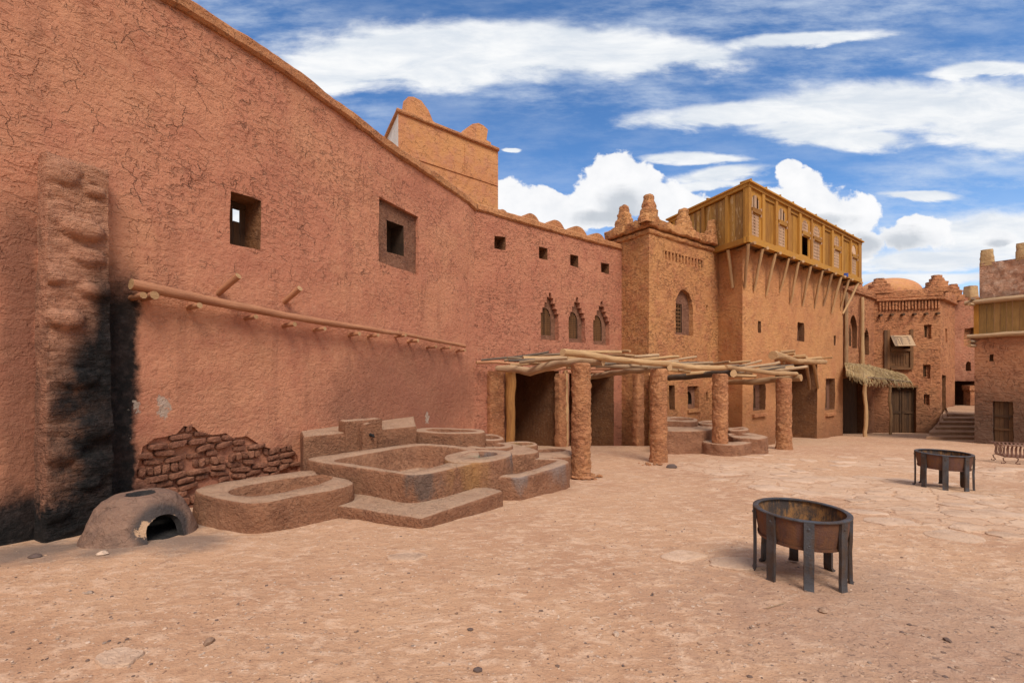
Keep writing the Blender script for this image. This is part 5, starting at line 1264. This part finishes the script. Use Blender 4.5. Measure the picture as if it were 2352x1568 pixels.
    vat('small square slate rimmed vat at the right end of the vats', qs(B, [(1515,598),(1560,560),(1780,490),(1900,465),(2120,470),(2225,492),(2235,510),(2100,560),(1880,622),(1800,632),(1540,618)]), qs(B, [(1620,590),(1780,500),(1830,482),(2100,488),(2110,500),(1980,545),(1830,588),(1790,594),(1640,598)]), -.15, -.95, .3, flare=.03, N=130)
    R = 'R5'
    g2 = 'vats under the far end of the pergola'
    vat('upper mud vat at the back of the second vat cluster behind the second column', qs(R, [(40,1035),(150,1012),(440,1032),(488,1052),(470,1078),(300,1078),(60,1066)]), qs(R, [(140,1036),(300,1030),(420,1045),(400,1058),(200,1055)]), -.1, -1.9, .15, group=g2, rough=.036)
    vat('broad mud block of the second vat cluster between the second and third columns', qs(R, [(20,1140),(160,1118),(480,1105),(720,1115),(740,1150),(690,1165),(520,1185),(160,1190),(20,1180)]), None, -.3, -2.0, group=g2, flare=.12, rough=.036)
    vat('small hollow at the back right of the second vat cluster', qs(R, [(470,1075),(560,1060),(700,1070),(720,1095),(640,1112),(490,1100)]), qs(R, [(540,1080),(640,1075),(670,1088),(560,1095)]), -.22, -2.0, .12, group=g2, rough=.036)
    vat('round mud basin at the foot of the third column', qs(R, [(478,1278),(540,1255),(850,1235),(1010,1240),(1112,1280),(1122,1306),(1010,1338),(850,1350),(690,1340),(540,1312)]), qs(R, [(640,1288),(840,1262),(960,1270),(992,1290),(860,1310),(700,1306)]), -.66, -2.0, .2, group=g2, flare=.1, rough=.036)
    vat('rounded mud block between the third and fourth columns', qs(R, [(800,1200),(900,1192),(1100,1205),(1230,1228),(1282,1245),(1285,1268),(1180,1278),(1000,1270),(850,1250)]), qs(R, [(870,1215),(980,1212),(1080,1228),(1000,1240),(890,1235)]), -.55, -2.0, .12, group=g2, flare=.1, rough=.036)
    vat('yellowish low vat against the tall house behind the third column', qs(R, [(800,1145),(1000,1135),(1068,1152),(1075,1172),(960,1185),(820,1180)]), qs(R, [(860,1153),(990,1147),(1020,1160),(920,1170)]), -.45, -2.1, .12, group=g2, rough=.036)
vats()

# ---------------------------------------------------------------- pergola
def pergola():
    t = thing('pergola', 'long pergola of four daubed mud columns under a mat of crooked logs', 'pergola')
    cols = [((1338, 1100), 1317, 1361, 833), ((1518, 1062), 1500, 1537, 846), ((1661, 1046), 1645, 1678, 858), ((1809, 1033), 1794, 1826, 868)]
    tops = []
    for i, ((bx, by), x0, x1, yt) in enumerate(cols):
        Y = (CH*F)/(by-HY-.07*F)-.0; Y = CH*F/(by-923); c = Vector(((bx-CX)/F*Y, Y+.22)); r = (x1-x0)/2*Y/F; zt = CH+(HY-yt)/F*Y; zb = gz(c.x, c.y)-.15
        mb = MB(); loops = []; n = int((zt-zb)/.03)
        for j in range(n+1):
            z = zb+(zt-zb)*j/n; L = []
            for k in range(60):
                a = 2*math.pi*k/60; rr = r*(1+.10*sst(zb+.45, zb+.1, z))*(.97+.0*j)
                sq = (abs(math.cos(a-.6))**3.2+abs(math.sin(a-.6))**3.2)**(-1/3.2); rr *= .55+.45*sq; p = Vector((c.x+rr*math.cos(a), c.y+rr*math.sin(a), z)); e = .014*nz(p, 2.2, i*7)+.018*nz(p, 6, i*3)+.020*nz((p.x, p.y, p.z*1.3), 11, i)+.010*nz(p, 22, i)
                if j == n: e -= .05
                L.append(p+Vector((math.cos(a)*e, math.sin(a)*e, 0)))
            loops.append(L)
        mb.loft(loops, cap1=True); mb.build('column', [M['colm']], t, 70); tops.append(Vector((c.x, c.y, zt)))
    xs = [1100, 1338, 1518, 1661, 1809, 1900]; Yc = [8.0, 10.5, 13.4, 15.1, 16.8, 18]
    def lin(x, X, Yv):
        for a, b, ya, yb in zip(X, X[1:], Yv, Yv[1:]):
            if x <= b: break
        return ya+(yb-ya)*(x-a)/(b-a)
    def yw(x):
        if x < 1428: p = FB.w(FB.s_of(x), 0)
        elif x < 1650: p = FT.w(FT.s_of(x), 0)
        else: p = FM.w(FM.s_of(max(x, 1712)), 0)
        return p.y-.2
    def P(zx, zy, w): x, y = q('P7', zx, zy); return at(x, y, lin(x, xs, Yc)*(1-w)+yw(x)*w)
    def log(pts, r, mat='log', wob=.02, nm='pole', seg=10, endm='logend'):
        g = MB(); pp = [P(*p) for p in pts]
        if isinstance(r, (int, float)): r = [r*random.uniform(.68, .9) for _ in pp]
        g.tube(pp, r, seg, wob=wob, sub=.22); g.build(nm, [M[mat], M[endm]], t)
    # cross beams from the columns back to the walls
    log([(165,210,.9),(240,214,.8),(380,230,.6),(500,200,.45),(600,172,.3),(740,165,.12),(858,170,0)], [.10,.115,.13,.13,.115,.10,.095], 'grey', .025, 'beam', 12)
    log([(775,268,.95),(900,243,.7),(1100,220,.35),(1215,212,.1),(1292,205,-.03)], [.11,.11,.10,.09,.10], 'grey', .025, 'beam', 12)
    log([(1285,272,.95),(1420,262,.6),(1560,246,.3),(1640,238,.1),(1708,243,-.03)], [.12,.13,.12,.10,.13], 'burnt', .02, 'beam', 12)
    log([(1680,302,.9),(1800,300,.6),(1960,284,.3),(2060,276,.08),(2150,271,-.03)], [.11,.12,.12,.11,.13], 'log', .015, 'beam', 12)
    # poles along the front
    log([(592,106,-.0),(800,130,0),(1000,158,0),(1290,184,0)], [.085,.085,.08,.085], 'log', .02)
    log([(1285,186,0),(1450,208,0),(1660,206,0)], [.09,.095,.085], 'log', .02)
    log([(1655,203,-.02),(1800,220,0),(1950,240,0),(2118,247,0)], [.085,.08,.08,.085], 'log', .015)
    log([(332,150,.55),(600,150,.45),(845,158,.12)], [.09,.085,.075], 'log', .015)
    # rafters behind, far ones higher up the wall
    for pts, r, mt in ([[(60,156,.92),(280,135,.82),(500,103,.72)], .045, 'burnt'], [[(28,172,.98),(160,172,.95),(330,186,.9)], .085, 'logr'], [[(210,160,.9),(420,124,.8),(580,117,.7)], .06, 'grey'],
        [[(330,155,.85),(480,140,.7),(580,134,.6)], .055, 'log'], [[(700,100,.55),(850,104,.5),(975,106,.42)], .07, 'log'], [[(760,98,.75),(900,100,.7),(1032,98,.62)], .055, 'log'],
        [[(850,140,.7),(1040,134,.6),(1218,125,.5)], .07, 'grey'], [[(1000,160,.75),(1150,150,.65),(1350,134,.55)], .065, 'log'], [[(1180,176,.8),(1300,162,.72),(1466,134,.62)], .05, 'grey'],
        [[(810,196,.4),(1000,200,.3),(1220,192,.2)], .085, 'grey'], [[(1030,214,.55),(1200,206,.4),(1420,232,.3)], .085, 'log'], [[(1290,186,.6),(1440,178,.5),(1558,176,.42)], .07, 'log'],
        [[(1440,196,.8),(1560,184,.7),(1682,166,.6)], .06, 'grey'], [[(1580,184,.85),(1690,174,.75),(1820,164,.62)], .06, 'log'], [[(1690,200,.75),(1780,188,.62),(1890,160,.5)], .06, 'grey'],
        [[(1700,218,.6),(1860,198,.5),(2006,172,.4)], .075, 'grey'], [[(1790,222,.75),(1950,210,.6),(2100,200,.5)], .065, 'log'], [[(1880,228,.6),(2040,214,.45),(2186,200,.35)], .085, 'grey'],
        [[(1680,256,.5),(1770,258,.4),(1856,262,.3)], .085, 'log'], [[(1700,246,.8),(1780,248,.6),(1830,246,.5)], .06, 'log'], [[(1400,245,.5),(1480,238,.4),(1600,228,.3)], .08, 'log'],
        [[(430,222,.85),(560,214,.75),(690,208,.65)], .085, 'logr'], [[(250,185,.8),(420,180,.7),(640,192,.55)], .06, 'log'], [[(620,205,.5),(850,185,.4),(1050,176,.3)], .07, 'log'],
        [[(760,215,.8),(900,212,.75),(1060,205,.7)], .08, 'logr'], [[(1130,190,.9),(1240,186,.85),(1400,196,.8)], .06, 'log'], [[(620,232,.92),(700,238,.9),(860,236,.85)], .09, 'logr'],
        [[(230,142,.7),(480,150,.62),(720,140,.5)], .045, 'grey'], [[(880,128,.62),(1000,126,.55),(1060,128,.5)], .055, 'log'], [[(1480,220,.55),(1640,208,.45),(1780,190,.4)], .05, 'grey']):
        log(pts, r, mt, .022)
    # more thin poles filling the mat
    rp = random.Random(11)
    for i in range(26):
        x = 240+i*66+rp.uniform(-25, 25); yb = 150+.042*(x-200)+rp.uniform(-14, 26); L = rp.uniform(170, 330); w0 = rp.uniform(.3, .85); dy = rp.uniform(-22, 4)
        log([(x, yb, w0), (x+L*.5, yb+dy*.5+rp.uniform(-3, 3), w0-.08), (x+L, yb+dy, w0-.16)], rp.uniform(.045, .065), rp.choice(('grey', 'grey', 'log', 'burnt')), .025)
    # split post beside the first recess, a thinner one between the recesses and one before the tower
    def post(x, yt, yb, r, Y, mat='post'):
        top = at(x, yt, Y); g = MB(); b = Vector((top.x-.02, Y, gz(top.x, Y)-.1)); g.tube([b, b.lerp(top, .5)+Vector((.02, 0, 0)), top], [r*.9, r, r*1.1], 9, wob=.03, sub=.2); g.build('post', [M[mat], M['logend']], t)
    post(1172, 846, 1012, .17, yw(1172)-.12); post(1300, 850, 1030, .085, yw(1300)+.02, 'log'); post(1494, 862, 1000, .06, yw(1494)-.05)
    # daubed piers between the recesses
    for x0, x1, yt, f_ in ((1124, 1158, 852, FB), (1283, 1301, 858, FB), (1462, 1478, 850, FT)):
        k0, k1 = f_.s_of(x0, .12), f_.s_of(x1, .12); zt = f_.hit(x0, yt, .12)[1]; m = MB()
        if k1 <= k0: continue
        c = f_.w((k0+k1)/2, ZB+3.5, .03); merlon(m, c, f_.d, k1-k0, .34, zt-(ZB+3.5), x0, [(0, 1.04), (.5, 1), (1, 1.0)], .04); m.build('pier', [M['colm']], t)
    # fallen daub at the first column
    m = MB(); g = grd(1345, 1098)
    for i in range(26):
        a = random.uniform(-3.3, .6); d = random.uniform(.2, .42); pebble(m, (g.x+math.cos(a)*d, g.y+.22+math.sin(a)*d, gz(g.x, g.y)+random.uniform(0, .06)), random.uniform(.03, .085), .6)
    for i in range(7):
        a = random.uniform(-2.4, -.6); pebble(m, (g.x+math.cos(a)*.3, g.y+.2+math.sin(a)*.3, gz(g.x, g.y)+.05), random.uniform(.08, .13), .45)
    tag(m.build('rubble', [M['colm']], None, 30), 'heap of fallen daub lumps round the foot of the nearest column', 'rubble')
    m = MB(); g = grd(1500, 1068)
    for i in range(14): pebble(m, (g.x+random.uniform(-.35, .2), g.y+random.uniform(-.15, .25), gz(g.x, g.y)+.02), random.uniform(.02, .07), .5)
    tag(m.build('rubble', [M['colm']], None, 30), 'few crumbs of daub at the foot of the second column', 'rubble')
pergola()

# ---------------------------------------------------------------- log porch, thatched awning
def porch():
    t = thing('log_porch', 'small porch of stacked logs on slanting struts over the dark doorway', 'porch')
    def P(x, y, off): k, z = FM.hit(*q('R5', x, y), off); return FM.w(k, z, off)
    def log(pts, r, wob=.015, mt='log'): g = MB(); g.tube([P(*p) for p in pts], r, 10, wob=wob, sub=.25); g.build('log', [M[mt], M['logend']], t)
    log([(1347,313,.9),(1480,340,.9),(1620,385,.9),(1780,385,.9),(1948,390,.9)], [.21,.17,.14,.13,.12], .02)
    log([(1400,340,.15),(1600,375,.15),(1890,385,.15)], [.11,.11,.1])
    for a, b, r in (((1430,283),(1600,262),.07), ((1510,305),(1602,293),.07), ((1440,270),(1598,256),.045), ((1585,328),(1725,318),.085), ((1600,345),(1740,335),.07), ((1735,355),(1910,342),.08), ((1800,375),(1925,368),.07), ((1880,352),(2036,338),.05), ((1650,366),(1790,362),.07)):
        log([(*a, random.uniform(.0, .3)), (*b, random.uniform(.5, .95))], r, .01)
    for (x0, y0, x1, y1) in ((1735,430,1772,700), (1812,405,1868,690), (1472,390,1430,560)):
        a = P(x0, y0, .85); b = P(x1, y1, .05); g = MB(); g.tube([a, a.lerp(b, .55)+Vector((0, 0, .08)), b], [.08, .085, .07], 9, wob=.02, sub=.25); g.build('strut', [M['log'], M['logend']], t)
porch()
def awning():
    t = thing('thatched_awning', 'sagging straw thatched awning on thin crooked posts in the far corner', 'awning')
    A = FN.hit(*q('R2', 205, 905), .1); a = FN.w(A[0], A[1], .1); B = FN.hit(*q('R2', 370, 905), .1); b = FN.w(B[0], B[1], .1)
    c = at(*q('R2', 690, 1020), 32.3); d = at(*q('R2', 365, 985), 28.2); e = FF.w(FF.s_of(q('R2', 560, 0)[0]), c.z+.5, .05)
    a2 = at(*q('R2', 215, 930), 28.5)
    # roof surface between the wall edge (a-b-e) and the eave (a2-d-c)
    def surf(u, v):
        hi = a.lerp(b, u*2) if u < .5 else b.lerp(e, u*2-1); lo = a2.lerp(d, u*2) if u < .5 else d.lerp(c, u*2-1)
        p = hi.lerp(lo, v); p.z += .22*math.sin(math.pi*v)+.06*nz(p, 1.1, 3); return p
    mb = MB()
    for i in range(1500):
        u = random.random(); v = random.random(); L = random.uniform(.5, 1.0)*.38; p = surf(u, v); du = random.uniform(-.02, .10)
        q2 = surf(min(1, u+du), min(1.12, v+L)); q2.z -= max(0, v+L-1)*1.5; m = p.lerp(q2, .5)+Vector((0, 0, random.uniform(.0, .09))); w = random.uniform(.012, .03); s = (q2-p).cross(Vector((0, 0, 1))).normalized()*w; tt = random.random()
        i0 = mb.add([p-s, p+s, m+s, m-s, q2+s*.3, q2-s*.3, p+Vector((0, 0, -.02)), m+Vector((0, 0, -.02))])
        for f in ((0, 1, 2, 3), (3, 2, 4, 5), (0, 3, 7, 6), (1, 6, 7, 2), (3, 5, 7), (2, 7, 4)): mb.face([i0+k for k in f], 0, None, tt)
    for (x, y, Y) in ((285, 950, 28.3), (300, 955, 28.3), (525, 1040, 30.4), (520, 1045, 30.5), (268, 1000, 28.4)):
        for j in range(9):
            p = at(*q('R2', x, y), Y)+Vector((random.uniform(-.15, .15), random.uniform(-.15, .15), .35)); q2 = p+Vector((random.uniform(-.1, .1), 0, -random.uniform(.5, .9))); s = Vector((random.uniform(.01, .025), 0, 0)); i0 = mb.add([p-s, p+s, q2]); mb.face((i0, i0+1, i0+2), 0, None, random.random())
    mb.build('thatch', [M['straw']], t, 20)
    u = MB(); n = 10; lo = [[surf(i/n, j/4)-Vector((0, 0, .05)) for i in range(n+1)] for j in range(5)]; hi = [[p-Vector((0, 0, -.03)) for p in L] for L in lo]
    u.loft(lo, closed=False); u.loft(hi, closed=False); u.build('reed_mat', [M['straw']], t)
    for p in ([a2, d], [d, c], [a, b], [b, e]):
        g = MB(); g.tube([p[0]-Vector((0, 0, .1)), p[1]-Vector((0, 0, .1))], [.06, .06], 8, wob=.02, sub=.4); g.build('pole', [M['grey'], M['logend']], t)
    for (x, yt, yb, Y, r) in ((357, 985, 1425, 28.2, .11), (540, 1050, 1418, 30.2, .085)):
        top = at(*q('R2', x, yt), Y); b_ = Vector((top.x, Y, gz(top.x, Y)-.1)); g = MB(); g.tube([b_, b_.lerp(top, .4)+Vector((.06, 0, 0)), b_.lerp(top, .75)-Vector((.05, 0, 0)), top], [r*1.05, r, r*.95, r*.9], 9, wob=.03, sub=.35); g.build('post', [M['log'], M['logend']], t)
awning()

# ---------------------------------------------------------------- iron braziers and the fire basket
def iron(name, ca, cb, cr, rust, rough=.6, metal=.35):
    m, T, b = base_mat(name, rough)
    P = T.n.new('ShaderNodeNewGeometry').outputs['Position']; n = T.noise(P, 5, 5, .6); n2 = T.noise(T.mapping(P, scl=(1, 1, .3)), 16, 6, .7); n3 = T.noise(P, 60, 4, .6)
    c = T.mix(T.mr(n, .38, .62), ca, cb); c = T.mix(T.math('MULTIPLY', T.mr(T.math('ADD', T.math('MULTIPLY', n2, .6), T.math('MULTIPLY', n, .4)), .42, .62), rust, None, True), c, cr); c = T.mix(T.mr(n3, .55, .8, 0, .4), c, (.03, .02, .016))
    T.set(b.inputs['Base Color'], c); b.inputs['Metallic'].default_value = metal; b.inputs['Specular IOR Level'].default_value = .4
    T.set(b.inputs['Roughness'], T.mr(n2, .3, .7, rough-.12, rough+.2)); T.set(b.inputs['Normal'], T.bump(T.math('ADD', n2, n3), .006)); return m
M['strap'] = iron('blackened_strap_iron', (.085,.088,.098), (.05,.05,.055), (.14,.075,.035), .5, .5, .5)
M['drum'] = iron('rusty_drum_iron', (.12,.055,.04), (.085,.04,.03), (.20,.085,.03), .6, .7, .2)
M['inner'] = iron('burnt_inner_iron', (.05,.035,.03), (.035,.028,.025), (.36,.17,.055), .9, .75, .15)
M['rustbar'] = iron('rusty_bar_iron', (.16,.075,.05), (.12,.06,.045), (.22,.1,.06), .7, .75, .15)
def brazier():
    t = thing('brazier', 'round rusty iron brazier on eight strap legs in the near right of the yard', 'brazier', None, 'iron braziers')
    R = .405; H = .655; hd = .27; N = 64; mb = MB()
    def ring(r, z): return [(r*math.cos(2*math.pi*k/N), r*math.sin(2*math.pi*k/N), z) for k in range(N)]
    mb.loft([ring(R-.035, H-hd), ring(R-.012, H-hd*.5), ring(R-.002, H-.004)])
    mb.loft([ring(R-.027, H-hd), ring(R-.035, H-hd)])
    mb.build('drum', [M['drum']], t)
    b2 = MB(); b2.loft([ring(R-.008, H-.004), ring(R-.02, H-hd*.5), ring(R-.045, H-hd+.01), ring(.02, H-hd+.012)], cap1=True); b2.build('fire_bowl', [M['inner']], t)
    rb = MB(); rb.loft([ring(R-.03, H), ring(R-.03, H+.011), ring(R-.02, H+.015), ring(R+.012, H+.015), ring(R+.02, H+.010), ring(R+.02, H), ring(R-.03, H)]); rb.build('rim', [M['strap']], t)
    hp = MB(); hp.loft([ring(R-.031, H-hd-.004), ring(R-.026, H-hd+.022), ring(R-.02, H-hd+.022), ring(R-.024, H-hd-.004), ring(R-.031, H-hd-.004)]); hp.build('hoop', [M['drum']], t)
    for i in range(8):
        a = 2*math.pi*i/8; r_ = Vector((math.cos(a), math.sin(a), 0)); tn = Vector((-r_.y, r_.x, 0)); w = .082; th = .034; g = MB()
        P = [(R+.02, H-.002), (R+.019, H-.13), (R+.017, H-.24), (R+.015+.004*math.sin(i*2.1), .32), (R+.016, .12), (R+.017, .03), (R+.025, .008), (R+.045, .004)]
        L = []
        for j, (rr, z) in enumerate(P):
            if j == 0: dr = Vector((0, 1))
            q0 = P[max(j-1, 0)]; q1 = P[min(j+1, len(P)-1)]; dv = Vector((q1[0]-q0[0], q1[1]-q0[1])).normalized(); nv = Vector((-dv.y, dv.x)) # outward side
            wj = w*(1+.05*nz((i, j, 0), 1.7)); ww = wj*(1.12 if j > 5 else 1)
            def pt(o, s): return r_*(rr+nv.x*o)+tn*(s+.005*nz((i, j, 3), .9))+Vector((0, 0, z+nv.y*o))
            L.append([pt(0, -ww/2*1.0), pt(0, ww/2), pt(-th*.8+.0, ww/2), pt(-th*.8, -ww/2)])
        g.loft(L, cap0=True, cap1=True); lg = g.build('leg', [M['strap']], t, 50)
        rv = MB()
        for z, rr in ((H-.06, R+.015), (H-hd+.055, R+.006)):
            c = r_*(rr+.004)+Vector((0, 0, z)); lo = []
            for h, s in ((0, .014), (.006, .012), (.010, .005)): lo.append([c+r_*h+tn*s*math.cos(k*.7854)+Vector((0, 0, s*math.sin(k*.7854))) for k in range(8)])
            rv.loft(lo, cap1=True)
        rv.build('rivet', [M['strap']], lg)
    t.location = (2.90, 4.57, gz(2.9, 4.57)-.004); t.rotation_euler = (0, 0, math.atan2(-.39, -.17))
    def dup(o, par=None):
        c = o.copy(); COL.objects.link(c); c.parent = par
        for ch in [k for k in o.children]: dup(ch, c)
        return c
    o = dup(t); o['label'] = 'round rusty iron brazier standing farther off on the pavement beyond the near one'
    o.scale = (1.07,)*3; o.location = (8.85, 9.33, gz(8.85, 9.33)-.004); o.rotation_euler = (0, 0, math.atan2(-.6, -.5))
brazier()
def basket():
    t = thing('fire_basket', 'long rusty fire basket of curved flat bars with scroll feet at the right edge', 'fire basket')
    p0 = grd(2296, 1064); d = Vector((.90, -.43, 0)).normalized(); n = Vector((d.y, -d.x, 0)); L, W = 1.45, .55; O = Vector((p0.x, p0.y, gz(p0.x, p0.y)))+d*.12
    def P(k, o, z): return O+d*k-n*o*-1*-1+Vector((0, 0, z))
    def bar(k, o, kd, od):
        g = MB(); out = d*kd-n*od; base = P(k, o, 0); side = Vector((-out.y, out.x, 0))*.019
        pr = [(.0, .2), (.03, .26), (.02, .34), (.01, .42), (.05, .50), (.10, .53)]; A = [base+out*a+Vector((0, 0, z)) for a, z in pr]; Lp = [[p-side, p+side, p+side+out*.007, p-side+out*.007] for p in A]
        g.loft(Lp, cap0=True, cap1=True); g.build('bar', [M['rustbar']], t)
    nb = 17
    for i in range(nb):
        k = .03+(L-.06)*i/(nb-1); bar(k, 0, 0, -1); bar(k, W, 0, 1)
    for i in range(6): o = .06+(W-.12)*i/5; bar(0, o, -1, 0); bar(L, o, 1, 0)
    for z, e in ((.2, .0), (.535, .10)):
        g = MB()
        for (a, b) in (((-e, -e), (L+e, -e)), ((L+e, -e), (L+e, W+e)), ((L+e, W+e), (-e, W+e)), ((-e, W+e), (-e, -e))): g.tube([P(*a, z), P(*b, z)], .013, 6)
        g.build('frame', [M['rustbar'], M['rustbar']], t)
    g = MB()
    for i in range(9): o = W*i/8; g.tube([P(0, o, .2), P(L, o, .2)], .008, 5)
    g.build('grate', [M['rustbar'], M['rustbar']], t)
    for (k, o, s) in ((.0, 0, -1), (.22, 0, 1), (L-.22, 0, -1), (L, 0, 1), (0, W, -1), (L, W, 1)):
        g = MB(); g.tube([P(k, o, .2), P(k+.05*s, o, .16), P(k+.03*s, o, .09), P(k-.01*s, o, .045), P(k+.03*s, o, .012), P(k+.08*s, o, .018), P(k+.085*s, o, .045)], [.014]*6+[.012], 7); g.build('leg', [M['rustbar'], M['rustbar']], t)
basket()
